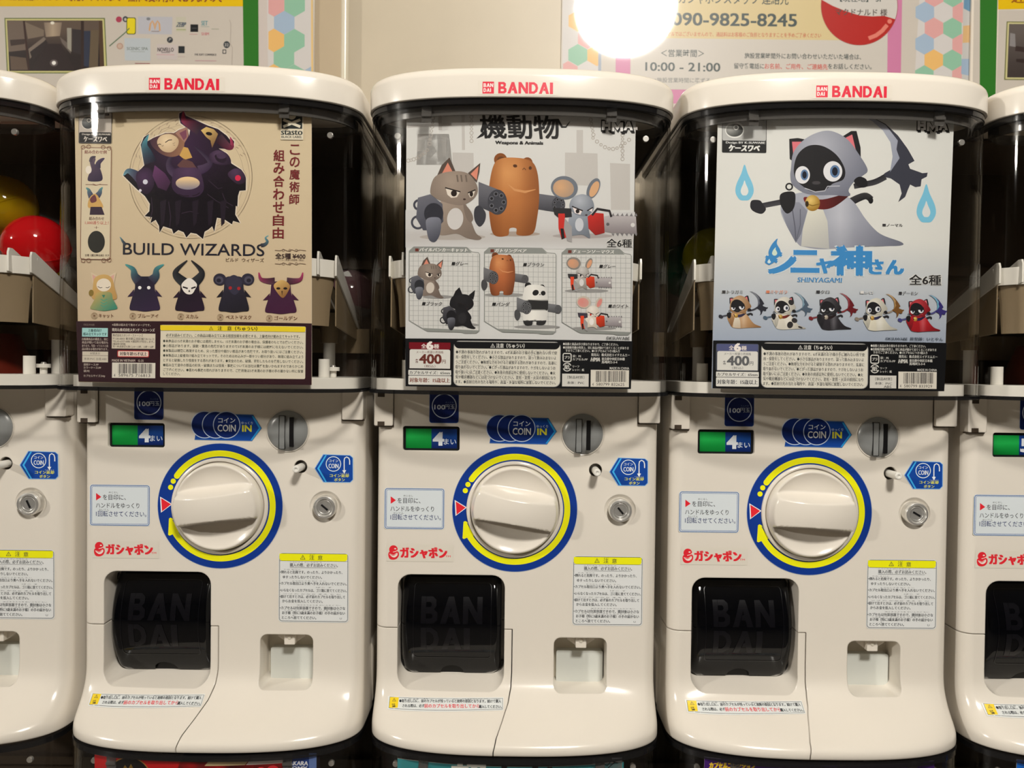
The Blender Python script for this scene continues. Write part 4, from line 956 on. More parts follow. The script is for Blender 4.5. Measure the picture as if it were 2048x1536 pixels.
# side column
c.group('side_panel', 4)
c.rect(158, 223, 224, 287, (92,90,92), 3).rect(159, 224, 223, 286, (188,180,172), 2.5); c.rect(159, 265, 223.5, 286, (28,26,28), .1, 3)
c.ell(176, 246, 13.5, 13.5, (205,200,192)); c.ell(176.5, 246, 12, 12, rad((150,152,150), (50,54,58), 172, 240, 16), 4); c.ring(178.5, 241, 3.5, 1.6, (214,212,206), 16)
c.rect(190, 227, 219, 231.5, (34,30,32)).text('with Partner', 192, 217, 229.2, 3, (190,180,170), capfit=False)
c.text('Design BY K-SUWABE', 165, 222, 269.5, 4.5, (200,194,186), .05, capfit=True).text('ケースワベ', 168.5, 214.5, 278.5, 11, (222,216,208), .05, res=2, capfit=True)
FR = (112,66,52)
c.rect(163, 296, 222, 519, (208,196,170), 5).frame(163, 296, 222, 519, 1.2, FR, 5)
for x, y in ((167,295),(178,294),(207,295),(219,297),(167,521),(178,521),(208,521),(219,520)): c.ring(x, y, 4, 1, FR, 14)
c.text('組み合わせ例', 170, 214, 304.5, 8, (120,50,46), .03, res=2)
c.blob([(180,322),(186,314),(192,318),(190,328),(198,332),(204,346),(206,358),(200,363),(180,363),(176,358),(180,346),(184,340)], sh2((96,80,96), (44,32,60), 178, 316, 202, 360), 6)
horn([(196,336),(198,326),(206,319),(210,317)], (12,1), (44,32,60), (60,46,80)); horn([(182,324),(184,316),(191,314),(190,313.6)], (7,1), (60,50,66), (44,36,52)); c.ell(178, 340, 6, 8, (226,218,206))
c.stroke([(172,369.5),(184,369.5),(192,371),(200,369.5),(216,370)], 1.2, FR); c.stroke([(186,368),(194,371),(202,368.5)], 1, FR)
horn([(184,395),(180,386),(178,380),(173,376)], (12,2), (50,50,80), (80,150,150)); horn([(195,393),(200,386),(202,380),(206,375)], (12,2), (50,50,80), (80,150,150))
c.blob([(180,396),(192,388),(202,402),(206,416),(178,416)], (198,158,92)); c.blob([(181,398),(190,390),(194,402),(184,406)], (104,54,60)); c.poly([(182,414),(204,414),(210,430),(180,430)], (50,34,54))
c.text('組み合わせ', 179, 209, 437.5, 7.5, (90,56,46), .02, res=2).text('1,000通り以上！', 171, 218, 446, 7.5, (184,92,84), .015, res=2).text('＋', 189, 198, 455.5, 7, FR, .02)
c.ell(193.5, 484, 17, 22, (38,38,34), n=40); c.text('全種《魔法陣台座》付き', 170.5, 219, 511, 5, (70,50,44), .02)
c.group('maker_mark', 4)
c.rect(562, 218, 607, 280, (214,206,186)); c.rect(564, 219, 605, 258, (24,34,36)); c.ell(584, 231, 8.6, 8.6, (218,212,192)); c.stroke([(567,240),(601,254)], 5.4, (218,212,192)); c.stroke([(601,240),(567,254)], 5.4, (218,212,192))
c.text('stasto', 563, 605, 265.5, 9.6, (34,42,42), .05, res=3, capfit=True).text('BLACK LABEL', 563.5, 604.5, 274.3, 4.6, (34,42,42), .03, capfit=True)
c.group('information_band', 2)
MR = (46,22,30); c.poly([(153,642.5),(624,647),(623.5,770),(158,762.5)], MR)
W_ = (186,174,164)
c.text('©KSUWABE', 168, 190, 649.5, 4, (130,116,110), capfit=True).rect(165, 656, 216.5, 673.5, (158,206,206)).text('上級者向け', 177, 204, 661, 6.6, (24,60,66), .05).text('組み立てキットです', 167.5, 214, 668.3, 6.6, (24,60,66), .05)
for s_, y in (('自販機商品の構造上、同じ',678.5),('商品が続いて出る場合も',685),('あります。写真・イラストと商',691.8),('品は異なる場合があります。',698.3)): c.text(s_, 165, 217, y, 5.6, W_, .02)
c.rect(165.5, 703, 217, 724.5, (200,192,178)).rect(165.5, 711, 217, 711.7, (110,100,90)); c.text('材質表示', 181, 201, 707.2, 5.4, (90,84,78)).text('本体:PVC 台座:ABS', 169, 214, 718, 5.6, (90,84,78))
for s_, b, y in (('透明ケース:PP',198,729.3),('カラーケース:PP',203,735.5),('袋:PE',180,742),('カプセルサイズ:54φ',211,751.8)): c.text(s_, 168, b, y, 5.4, W_, .01)
c.text('※画像は組み立て後のイメージです。', 225, 302, 650, 5.4, W_, .01).text('発売元:株式会社スタンド・ストーンズ', 225, 310, 660, 6.8, (214,206,196), .04).rect(224.5, 667, 311.5, 697.5, (204,196,180))
for s_, b, y, e in (('株式会社スタンド・ストーンズ',287,671,5.6),('〒130-0003 東京都墨田区横川4-16-13',309,677.8,5.2),('TEL:03-6337-6886 ※通話料が発生します。',309,683.2,5),('[電話受付時間]',252,688.3,4.6),('月～金(祝祭日を除く)10～12時、13時～16時',308,693.6,4.8)): c.text(s_, 226.5, b, y, e, (84,74,66), .012)
c.rect(235.5, 701, 299, 714.5, (170,44,46), 2.5).rect(237, 702.5, 297.5, 713, (224,204,192), 2); c.text('対象年齢15才以上', 240.5, 294.5, 707.8, 8, (44,40,40), .04, res=2)
c.text('MADE IN VIETNAM', 225, 271, 721, 4.8, W_, .03, capfit=True).text('G-25', 277, 288, 721.5, 4.4, W_, .01, capfit=True); barcode(c, 225, 725.5, 311.5, 756, '4589675716813', 3)
c.group('warning_panel', 30)
c.rect(321.5, 651.5, 611.5, 756.5, (214,208,190), 3); c.rect(321.5, 652, 611.5, 662.5, (232,204,40), 3, .1).rect(321.5, 662.5, 611.5, 663.4, (120,110,80)); TX = (66,70,62)
caution_tri(c, 423, 656.8, 4.2, (80,66,20), (232,204,40)); c.text('注　意（ちゅうい）', 436, 515, 657.2, 9, (60,50,20), .05, res=2)
c.text('必ずお読みください。この商品は組み立てにある程度技術を必要とする、上級者向け組み立てキットです。', 333, 600, 672, 7, TX, .03).rect(333, 676.6, 599, 677.2, TX)
for s_, x0, x1, y in (('●本商品は15才未満のお子様には適用しません。15才未満のお子様の場合は、保護者のもとでお使いください。',327,607,684.4),('●小部品があります。誤飲・窒息の危険がありますので3才未満のお子様には絶対に与えないでください。',327,607,694),('●本製品は精密に再現するため、尖った部分や細かい部品があり危険です。お取り扱いにはご注意ください。',327,607,703.6),
    ('●本製品は上級者向け組み立てキットです。そのためはめ込みが一部キツい部分があり、無理に組み立てよう',327,607,713.2),('とすると破損したり怪我をする恐れがあります。●安全のため、破損、変形したものを使用しないでください。',327.5,607,722.8),
    ('●組み立て途中の部品の紛失・破損または怪我・事故については当社は責任を負いかねますのであらかじめ',327,607,732.4),('ご了承ください。●思わぬ事故の恐れがありますので、ご使用後は3才未満のお子様の手の届かない所に保管',327.5,607,742),('してください。',327.5,361,748.6)):
    c.text(s_, x0, x1, y-.8, 6.6, TX, .012)
c.build(rt, M['pr'])
# ---- shared drawings for cards 2 and 3
def cat_toy(a, ca, cb, ear, gun, belly, lines=True):
    c.xf(*a); sp = 30
    for p, q in (([(600,1020),(635,940),(680,896),(718,985)],[(628,1005),(670,925),(700,982)]),([(785,985),(855,927),(850,980),(835,1040)],[(800,990),(845,945),(835,1025)])): c.poly(p, ear); c.poly(q, (206,132,112) if lines else ear)
    c.blob([(620,1150),(760,1150),(800,1250),(830,1325),(862,1352),(840,1366),(780,1355),(720,1330),(620,1335),(590,1250)], sh2(ca, cb, 620, 1150, 780, 1350), sp)
    c.ell(712, 1245, 46, 62, belly, rot=6); c.blob([(760,1160),(800,1200),(815,1245),(795,1265),(770,1225)], cb)
    c.blob([(570,1085),(598,1005),(690,975),(780,985),(832,1045),(838,1100),(800,1145),(740,1168),(650,1150),(590,1120)], rad(ca, cb, 690, 1030, 190), sp)
    if lines:
        for x in (722, 745, 772): c.stroke([(x,995),(x+6,1035)], 9, mix(ca, (60,52,48), .5))
    ec = (214,206,196) if lines else cb
    c.poly([(658,1070),(740,1092),(722,1122),(690,1126),(668,1108)], ec); c.poly([(785,1098),(826,1082),(815,1118),(797,1124)], ec)
    if lines: c.ell(705, 1100, 17, 18, (40,32,30)); c.ell(804, 1104, 10, 15, (40,32,30))
    c.stroke([(655,1068),(742,1092)], 7, (36,30,30)); c.stroke([(784,1098),(828,1080)], 7, (36,30,30)); c.ell(765, 1134, 8, 5, (60,44,42))
    c.ring(505, 1165, 26, 12, gun, 20); c.ring(500, 1265, 34, 12, gun, 20)
    c.poly([(500,1125),(570,1105),(640,1160),(645,1260),(600,1310),(530,1310),(490,1240)], sh2(mix(gun,(200,200,210),.28), gun, 520, 1120, 600, 1300), sp)
    c.ell(590, 1215, 55, 60, mix(gun, (20,20,24), .4)); c.blob([(548,1250),(590,1235),(630,1250),(626,1330),(598,1376),(565,1365),(550,1310)], sh2(mix(gun,(190,195,210),.45), gun, 560, 1250, 620, 1370), sp)
    c.xf()
def gatling(x, y, rx, ry, bx, by, gun):
    c.poly([(bx,by-ry*1.05),(x,y-ry*1.02),(x+rx*.3,y),(x,y+ry*1.0),(bx,by+ry*.9)], sh2(mix(gun,(150,150,158),.35), mix(gun,(20,20,24),.3), x, y-ry, x, y+ry), 30)
    c.ell(x, y, rx, ry, mix(gun, (30,30,34), .25)); 
    for k in range(7): a = R(k*360/7); c.ring(x+rx*.66*math.cos(a), y+ry*.66*math.sin(a), rx*.2, rx*.09, mix(gun,(150,150,156),.3), 12); c.ell(x+rx*.66*math.cos(a), y+ry*.66*math.sin(a), rx*.15, rx*.15, (30,30,34))
def bear_toy(a, ca, cb, gun, panda=False):
    c.xf(*a)
    ec = (34,34,36) if panda else cb
    for x, y, r_ in ((970,908,37),(1122,925,30)): c.ell(x, y, r_, r_, ec); c.ell(x+3, y+4, r_*.6, r_*.6, mix(ec, (20,14,10), .3) if not panda else ec)
    gatling(1300, 1165, 38, 46, 1185, 1150, gun)
    body = [(925,955),(965,905),(1050,897),(1140,915),(1178,975),(1190,1110),(1178,1240),(1152,1330),(1066,1337),(1060,1300),(1022,1300),(1010,1340),(934,1337),(908,1240),(903,1090)]
    if panda:
        c.blob(body, lambda x, y: (40,40,42) if 1065 < y < 1180 or y > 1292 else mix((226,226,222), (190,190,190), abs(x-1020)/220), 18)
        c.ell(1052, 985, 36, 30, (30,30,32), rot=-30); c.ell(1135, 990, 26, 26, (30,30,32)); c.ell(1100, 1005, 9, 5, (40,30,30))
    else:
        c.blob(body, lambda x, y: mix(mix(ca, (232,180,120), max(0, 1-math.hypot(x-1010, y-985)/150)*.5), cb, max(0, (abs(x-1030)-40)/150)+max(0, (y-1150)/300)), 22)
        c.ell(1053, 944, 12, 9, (80,46,24), rot=10); c.ell(1139, 956, 9, 10, (80,46,24)); c.stroke([(1095,966),(1104,956),(1114,967)], 5, (90,52,28))
        c.stroke([(1015,1050),(1050,1080),(1110,1092),(1170,1078)], [3,12,14,3], mix(ca, (240,200,150), .35))
    gatling(952, 1150, 55, 72, 845, 1110, gun); c.blob([(822,1190),(850,1170),(885,1210),(880,1260),(850,1290),(822,1250)], mix(gun, (20,20,22), .3))
    c.xf()
def mouse_toy(a, ca, cb, ear, eye, red, gun):
    c.xf(*a)
    c.ell(1333, 1068, 77, 66, cb, rot=10); c.ell(1328, 1072, 60, 50, rad(ear, mix(ear, cb, .35), 1310, 1060, 70), 22, rot=10)
    c.ell(1498, 1072, 33, 62, cb, rot=25); c.ell(1503, 1076, 22, 48, ear, rot=25)
    c.poly([(1560,1232),(1600,1222),(1740,1232),(1745,1330),(1600,1325),(1556,1318)], sh2((176,172,176), (128,122,126), 1600, 1232, 1600, 1330), 30)
    for x in range(1600, 1740, 26): c.poly([(x,1228),(x+12,1212),(x+18,1230)], (120,118,122)); c.poly([(x,1328),(x+12,1344),(x+18,1328)], (120,118,122))
    c.ell(1580, 1276, 9, 9, (90,88,92)); c.ell(1722, 1280, 12, 12, (206,206,206))
    c.blob([(1375,1215),(1480,1215),(1470,1290),(1478,1355),(1430,1335),(1330,1345),(1350,1290)], sh2(ca, cb, 1380, 1220, 1450, 1350), 24); c.ell(1418, 1278, 24, 38, mix(ca, (230,230,235), .5))
    c.blob([(1362,1180),(1380,1125),(1440,1105),(1490,1135),(1500,1190),(1460,1228),(1400,1222)], rad(mix(ca,(235,235,240),.25), cb, 1420, 1140, 110), 20)
    c.poly([(1380,1178),(1434,1200),(1424,1222),(1392,1212)], (224,214,214)); c.ell(1408, 1202, 11, 12, eye); c.stroke([(1376,1174),(1438,1200)], 7, (34,30,34)); c.poly([(1470,1196),(1494,1182),(1490,1206)], (224,214,214)); c.stroke([(1462,1200),(1496,1180)], 6, (34,30,34)); c.ell(1458, 1224, 7, 5, (60,44,48))
    c.poly([(1465,1232),(1500,1210),(1556,1215),(1562,1325),(1510,1338),(1470,1300)], sh2(red, mix(red,(60,10,10),.4), 1480, 1220, 1540, 1330), 20); c.stroke([(1490,1225),(1520,1188),(1590,1200),(1600,1235)], 13, (40,36,40))
    c.poly([(1268,1182),(1372,1186),(1376,1235),(1300,1240),(1276,1220)], gun); c.poly([(1298,1215),(1335,1215),(1345,1350),(1318,1362),(1300,1300)], red); c.poly([(1335,1240),(1375,1290),(1376,1378),(1350,1372),(1330,1300)], (150,148,150)); c.poly([(1310,1300),(1328,1300),(1335,1355),(1318,1362)], (30,28,30))
    c.xf()
def hma(x, y, k=1.):
    for i, (s_, dx, w_, dy) in enumerate((('H',1,18,-1),('M',20,23,1.5),('A',44,19,-.5))):
        X_, W_, Y_ = x+dx*k, w_*k, y+dy
        c.block(s_, X_-1.6+1.8, X_+W_+1.6+2.2, Y_+2, 25*k, (34,34,36)); c.block(s_, X_-2, X_+W_+2, Y_, 24*k, (28,28,30)); c.block(s_, X_, X_+W_, Y_, 18*k, (244,244,242))
def infoband(x0, y0, dy, accent, priceink, ageink, mat2, code, seed, outline):
    """bottom information band; x0,y0 = its top-left corner in the photo"""
    q = lambda x, y: (x-811+x0, y-677+y0)
    def T_(s_, a, b, y, e, col, *r, **k): c.text(s_, a-811+x0, b-811+x0, y-677+y0, e, col, *r, **k)
    def Rc(a, b, c2, d, col, *r): c.rect(a-811+x0, b-677+y0, c2-811+x0, d-677+y0, col, *r)
    IK = (60,62,62)
    Rc(816.8,683.8,902.6,738.6,outline,4); Rc(818.5,685,901,699,accent,3.5,.1); Rc(819.5,699,900.5,737,(208,208,204),.1,3.5)
    T_('全',843,852.5,692.5,10,(220,212,208),.05,res=2); T_('6',854,866,690.8,15,(228,222,218),.08,capfit=True); T_('種',868,878,693,10,(220,212,208),.05,res=2)
    T_('メーカー希望小売価格',833,887,704.5,5.6,priceink,.0); T_('400',839.5,882.5,718,18.5,priceink,.045,res=3,capfit=True); T_('各',830.5,837.5,722,8.5,priceink,.01); T_('円',884,891.5,723.2,8.5,priceink,.01); T_('（税込）',849,871,732.5,5.6,priceink)
    Rc(817,740,902.5,750.5,(210,210,206),1.5); T_('カプセルサイズ：65mm',819.5,900,745.6,7.2,IK,.035,res=2)
    Rc(817,751.5,902.5,769.5,(210,210,206),2); T_('対象年齢：15歳以上',819.5,900,760.6,10,ageink,.045,res=2)
    Rc(907,682.5,1121,773,(150,150,150),12); Rc(908.5,684,1119.5,772,(210,208,198),11); c.lv += 1; Rc(908.5,684.5,1119.5,698,(14,16,20),10,.1)
    caution_tri(c, 985.5-811+x0, 691.5-677+y0, 4.6, (206,206,204), (14,16,20)); T_('注意（ちゅうい）',992.5,1049,691.8,9.5,(210,210,206),.04,res=2)
    for s_, a, b, y in (('●不測の事故の恐れがありますので、6才未満のお子様の手に触れない所で使',912,1114,705.2),('用・保管をしてください。●小さな部品がありますので、誤って飲み込まないよ',911.5,1112,715.2),('うご注意ください。●無理な力をかけると破損する恐れがありますので、乱暴に',911.5,1113,725.2),('取り扱わないでください。●とがった部品がありますので、ケガをしないようお',911,1111,735.2),('取り扱いにはご注意ください。●本来の用途以外に使用しないでください。●火',911,1110.5,745.2),('気や暖房機器などには近づけないでください。変形・変質・火災の原因になり',911,1111,755),('ます。●直射日光の当たる場所や、高温・多湿な場所に放置しないでください。',911,1111,764.6)):
        T_(s_, a, b, y, 7.4, IK, .022)
    for s_, a, b, y in (('ふそく じこ おそ',919,955,700.6),('さいみまん こさま て ふ ところ し',1018,1110,701.4),('ほかん ちい ぶひん',925,1004,710.5),('あやま の こ',1056,1085,711),('ちゅうい むり ちから はそん おそ',922,1044,720.5),('と あつか ぶひん',912,1010,730.6),('と あつか ちゅうい ほんらい ようと いがい しよう',912,1050,740.6),('き だんぼうきき ちか へんけい へんしつ かさい げんいん',912,1100,750.4),('ちょくしゃにっこう あ ばしょ こうおん たしつ ばしょ ほうち',930,1070,760)):
        T_(s_, a, b, y, 2.4, (130,130,126))
    WT = (206,206,202)
    for s_, a, b, y in (('●画像と商品は多少異なりますので、ご了承ください。',1126,1236,688.6),('●自動販売機の性質上、同じ商品が続けて出てくることがありま',1126,1257,695.8),('すのでご了承ください。●1カプセルにつき1個入り',1131,1239,702)): T_(s_, a, b, y, 6, WT, .02)
    cx_, cy_ = 1134-811+x0, 715-677+y0; c.frame(cx_-8, cy_-8, cx_+8, cy_+8, 2, WT, 3); c.text('プラ', cx_-5, cx_+5, cy_, 7, WT, .05); c.ring(cx_, cy_+19, 8, 1.8, WT, 24, 20, 160); c.ring(cx_, cy_+19, 8, 1.8, WT, 24, 200, 340); c.text('紙', cx_-5.5, cx_+5.5, cy_+19, 10.5, WT, .03)
    T_('袋：PE',1145,1162,712.5,5.6,WT,.02); T_('カプセル:PP',1145,1175,718.8,5.6,WT,.02); T_('リーフ',1145,1158,733,5.4,WT,.02); T_('レット：紙',1145,1168,739.8,5.4,WT,.02)
    T_('発売元：株式会社エイチエムエー',1182,1259,710,6.6,WT,.03); T_('東京都中央区日本橋',1203,1249,718,6.4,WT,.03); T_('馬喰町2-3-4',1203,1234,724.3,6.4,WT,.03); T_('HMA',1182,1200,719,8,WT,.08,.2,capfit=True); T_('MADE IN CHINA',1219,1258,736.5,4.8,WT,.01,capfit=True)
    Rc(1124,747.5,1177,773,(204,203,198)); T_('［製品材質］',1135,1168,754.6,6.4,IK,.02,res=2)
    if mat2: T_('本体：PVC',1134,1168,763.5,6.2,IK,.02,res=2); T_('ABS',1152,1167,770,5,IK,.02,capfit=True)
    else: T_('本体：PVC',1134,1168,765.6,6.6,IK,.02,res=2)
    barcode(c, 1181-811+x0, 740-677+y0, 1257.5-811+x0, 774-677+y0, code, seed)
def zenshu(x0, x1, y, e):
    c.text('全6種', x0, x1, y, e, (214,214,212), .09, res=2); c.text('全6種', x0+.6, x1-.6, y, e, (40,40,42), .035, res=2)
# ---- card 2
rt, c = card(0, 'pale grey display card with cat, bear and mouse toys, in the middle case', (813,227), (1261.5,777.5), lambda t: mix((198,200,202), (206,207,206), t))
c.group('backdrop', 2)
GB = (186,184,182)
for p in ([(835,268),(898,268),(905,330),(833,330)],[(815,250),(1275,254),(1275,260),(815,256)],[(876,222),(883,222),(884,260),(877,260)],[(923,222),(929,222),(930,300),(924,300)],[(905,305),(947,306),(948,360),(905,360)],[(1130,305),(1195,307),(1196,372),(1130,370)],[(1153,260),(1166,260),(1166,310),(1153,310)],[(1220,326),(1260,328),(1260,420),(1222,420)]): c.poly(p, GB)
for chain in ([(862+4*math.cos(t/3.), 228+8.5*t-0) for t in range(0, 8)]+[(855-5.5*t, 300+5.5*t-.35*t*t) for t in range(8)], [(943, 226+8*t) for t in range(8)], [(1180+13*math.sin(t*.11), 232+7.5*t) for t in range(6)]+[(1186+8*t, 276+22*math.sin(t*.33)) for t in range(10)], [(1245, 262+8*t) for t in range(8)]):
    for i, (x, y) in enumerate(chain): c.ring(x, y, 3.4 if i % 2 else 2.6, 1.3, (168,162,156), 10)
c.poly([(811,420),(1270,424),(1266,500),(811,495)], lambda x, y: mix((196,197,199), (180,178,178), max(0, 1-abs(y-474)/22)), 12)
c.ell(905, 474, 66, 6, (166,160,156)); c.ell(1030, 468, 50, 5, (160,148,140)); c.ell(1165, 472, 60, 5, (160,154,154))
c.group('toy_picture', 8); B2 = (660, 0, 1/2.844)
bear_toy(B2, (176,112,62), (128,74,36), (72,74,84)); cat_toy(B2, (158,144,132), (118,106,98), (84,72,66), (66,68,80), (196,194,194)); mouse_toy(B2, (150,158,172), (104,112,124), (204,160,120), (34,28,30), (190,44,38), (40,40,44))
c.group('title_lettering', 80)
c.text('機動物', 961, 1117, 253.5, 47, (30,30,32), .02, -.12, res=3, capfit=True)
c.stroke([(1105,242),(1116,240),(1124,254),(1132,254),(1140,243)], [7,5,4,3,1], (30,30,32)); c.poly([(953,277),(968,262),(975,262),(966,272)], (30,30,32)); c.text('Weapons & Animals', 991, 1086, 286.5, 8.4, (40,40,42), .06, res=2, capfit=True)
hma(1203, 252.5, 1.); zenshu(1213, 1264, 487, 18)
c.group('variant_panels', 60)
GP = (132,136,134)
for x0, x1, t_, nt in ((818.5,959,'パイルバンカーキャット',92),(969,1112,'ガトリングベア',60),(1124,1262.5,'チェーンソーマウス',80)):
    d_ = (x0-818.5)*.0113
    out = [(x0+9,494+d_),(x0+115,495+d_),(x0+125,504+d_),(x1-2,505.5+d_),(x1,509+d_),(x1-1,662+d_),(x1-5,665+d_),(x0+32,660+d_),(x0+25,656+d_),(x0,641+d_),(x0,502+d_)]
    c.poly(out, (198,199,198)); c.stroke(out, 1.6, GP, True); c.poly([(x0+9,494+d_),(x0+115,495+d_),(x0+125,506+d_),(x0,506+d_),(x0,502+d_)], GP)
    c.poly([(x0+25,656+d_),(x0+36,663+d_),(x1-36,665+d_),(x1-30,667+d_),(x1-6,667+d_),(x1-1,661+d_)], GP)
    x = x0+8
    while x < x1-2: ya = 508; yb = 641+(x-x0)*.65 if x < x0+24 else 657; c.poly([(x,ya+d_),(x+.7,ya+d_),(x+.7,yb+d_),(x,yb+d_)], (150,153,155)); c.lv -= 1; x += 9.9
    y = 512
    while y < 655: xa = x0+1 if y < 641 else x0+(y-641)*1.6; c.poly([(xa,y+d_),(x1-1,y+d_+1),(x1-1,y+d_+1.7),(xa,y+d_+.7)], (150,153,155)); c.lv -= 1; y += 9.9
    c.lv += 1
    c.rect(x0+12, 497+d_, x0+19, 503+d_, (104,48,40)); c.text(t_, x0+21, x0+21+nt*1.04, 500+d_, 8.4, (220,220,218), .055, .25, res=2)
# small toys on their shadows
for x, y, w_ in ((868,594,30),(916,650,34),(1000,590,40),(1066,654,46),(1165,582,44),(1180,657,44)): c.ell(x+8, y, w_, 4, (140,140,140))
sm = lambda X, Y_, k, x, y: (x-X*k, y-Y_*k, k)
cat_toy(sm(720,1140,.178,862,557), (146,134,124), (104,92,86), (84,72,66), (58,60,68), (196,188,180)); cat_toy(sm(720,1140,.178,926,618), (34,34,38), (24,24,28), (26,26,30), (30,30,36), (40,40,44), False)
bear_toy(sm(1040,1130,.182,1003,552), (172,98,58), (110,60,34), (88,88,92)); bear_toy(sm(1040,1130,.182,1069,612), (220,220,216), (180,180,180), (92,94,98), True)
mouse_toy(sm(1440,1200,.185,1167,551), (186,184,182), (130,126,122), (206,150,116), (40,40,40), (214,66,36), (48,48,52)); mouse_toy(sm(1440,1200,.185,1187,629), (222,216,206), (186,176,164), (206,130,124), (180,50,30), (214,66,36), (60,56,68))
for s_, x0, x1, y in (('■グレー',904,936,527.5),('■ブラック',845,884,607.5),('■ブラウン',1047,1088,529.5),('■パンダ',985,1019,608.5),('■グレー',1199,1231,533),('■ホワイト',1217,1256,612.5)):
    c.text(s_, x0, x1, y, 8, (222,222,222), .12, .22); c.text(s_, x0, x1, y, 8, (36,36,38), .045, .22, res=2)
c.text('©KSUWABE', 1212, 1259, 676.3, 6.2, (70,72,74), .01, res=2, capfit=True)
c.group('information_band', 2); c.poly([(811,677),(1264.5,682.5),(1261.5,778),(811.5,772.5)], (14,16,20)); 
infoband(811, 677, 0, (110,14,28), (100,46,40), (120,60,44), False, '4580799832625', 5, (20,10,12))
c.build(rt, M['pr'])
# ---- card 3
rt, c = card(1, 'white to blue display card with hooded grey cat holding a scythe, right of centre', (1436,227), (1887.5,782), lambda t: mix((148,160,180), (208,210,208), (t-.16)*2.6))
B3 = (1328, 0, 1/2.844)
def hooded(a, robe, robe2, blade, blade2, shaft, collar, bell, front, eye=(90,120,160), sleepy=False, spots=None):
    c.xf(*a); BK = (28,28,32); sp = 34
    c.ell(1080, 1390, 260, 16, mix(robe2, (150,150,155), .6))
    # blade and shaft
    bl = [(1120,660),(1180,664),(1260,705),(1330,770),(1385,845),(1425,915),(1390,935),(1400,960),(1470,985),(1500,982),(1495,1005),(1465,1020),(1460,1060),(1430,1065),(1400,1050),(1385,1085),(1372,1120),(1332,1150),(1352,1100),(1340,1050),(1290,1015),(1240,1005),(1255,985),(1290,965),(1310,900),(1295,820),(1250,745),(1190,690)]
    c.poly(bl, blade); c.poly([(1130,662),(1190,672),(1262,712),(1330,800),(1322,850),(1340,900),(1285,980),(1300,890),(1288,810),(1245,742),(1185,690)], sh2(mix(blade2,(235,235,240),.3), blade2, 1150, 670, 1300, 950), sp)
    horn([(1260,1005),(1200,1035),(1130,1050),(1080,1060)], (34,30), shaft, shaft); horn([(860,1100),(780,1130),(690,1145),(560,1170)], (34,30), shaft, mix(shaft,(90,90,100),.2)); c.blob([(490,1170),(500,1140),(545,1140),(565,1165),(580,1190),(560,1215),(530,1212),(500,1195)], shaft)
    # tail, robe
    horn([(1060,1150),(1110,1125),(1150,1115),(1180,1135)], (44,34), BK, BK); c.ell(1176, 1140, 14, 19, BK)
    c.blob([(700,1120),(830,1090),(1010,1110),(1080,1150),(1150,1250),(1230,1330),(1352,1378),(1340,1398),(1200,1400),(1060,1408),(900,1418),(800,1405),(760,1385),(700,1290),(662,1190)], lambda x, y: mix(mix(robe, (235,238,245), .25*max(0, 1-abs(x-1000)/90)), robe2, max(0, (x-1040)/420)+max(0, (y-1250)/420)), 26)
    c.poly([(820,1190),(900,1180),(930,1260),(940,1416),(780,1400),(790,1300)], sh2(front, mix(front, robe2, .35), 830, 1200, 930, 1410), sp)
    if spots:
        for x, y, rx, ry in ((1040,1320,60,70),(1130,1230,60,50),(720,1200,40,70),(1250,1370,50,18)): c.ell(x, y, rx, ry, spots, rot=20)
    c.poly([(690,1150),(770,1150),(815,1200),(780,1330),(750,1382),(700,1290),(668,1200)], sh2(mix(robe,robe2,.4), robe2, 700, 1170, 770, 1370), sp); c.stroke([(730,1190),(745,1290),(750,1370)], 6, mix(robe2, (40,40,50), .3)); c.stroke([(775,1190),(775,1280),(755,1360)], 5, mix(robe2, (40,40,50), .2))
    c.blob([(660,1110),(700,1090),(745,1100),(740,1180),(700,1215),(665,1170)], BK); c.ring(712, 1062, 18, 9, BK, 12)
    c.blob([(800,1120),(900,1135),(1040,1100),(1050,1115),(960,1180),(880,1190),(810,1160)], sh2(collar, mix(collar,(20,10,10),.5), 820, 1130, 1020, 1130), sp)
    # hood
    for p, q in (([(712,790),(760,785),(840,800),(770,840),(735,920),(715,905)],[(728,806),(790,806),(745,860),(735,880)]),([(985,795),(1065,745),(1095,745),(1118,840),(1120,930),(1090,920),(1050,830)],[(1010,795),(1070,765),(1090,850),(1085,905),(1055,830)])): c.poly(p, BK); c.poly(q, (206,110,120))
    c.blob([(722,960),(735,870),(790,800),(870,755),(950,745),(1040,790),(1110,880),(1158,965),(1130,1000),(1085,1030),(1050,1080),(1055,1115),(960,1110),(860,1110),(790,1095),(730,1050),(718,1000)], rad(mix(robe,(235,236,240),.15), robe2, 880, 830, 330), 26)
    if spots: c.ell(1060, 860, 60, 50, spots, rot=50)
    c.blob([(738,960),(760,880),(820,830),(900,830),(980,880),(1028,960),(1020,1020),(960,1045),(910,1085),(840,1090),(790,1060),(750,1020)], BK)
    for x, y, rx, ry, px in ((788,995,42,50,795),(960,975,54,58,968)):
        c.ell(x, y, rx, ry, (214,216,222)); c.ell(px+4, y, rx*.52, ry*.62, eye); c.ell(px+4, y, rx*.3, ry*.42, (20,24,40))
        if sleepy: c.poly([(x-rx-4,y-ry-4),(x+rx+4,y-ry-4),(x+rx+4,y-4),(x-rx-4,y-10)], BK)
    c.ell(866, 1040, 24, 10, (64,62,66)); c.stroke([(800,1070),(860,1092),(915,1085),(930,1060),(1000,1058)], 5, mix(robe, (230,230,235), .3))
    c.blob([(1080,1030),(1110,1005),(1150,1020),(1155,1060),(1110,1065)], BK)
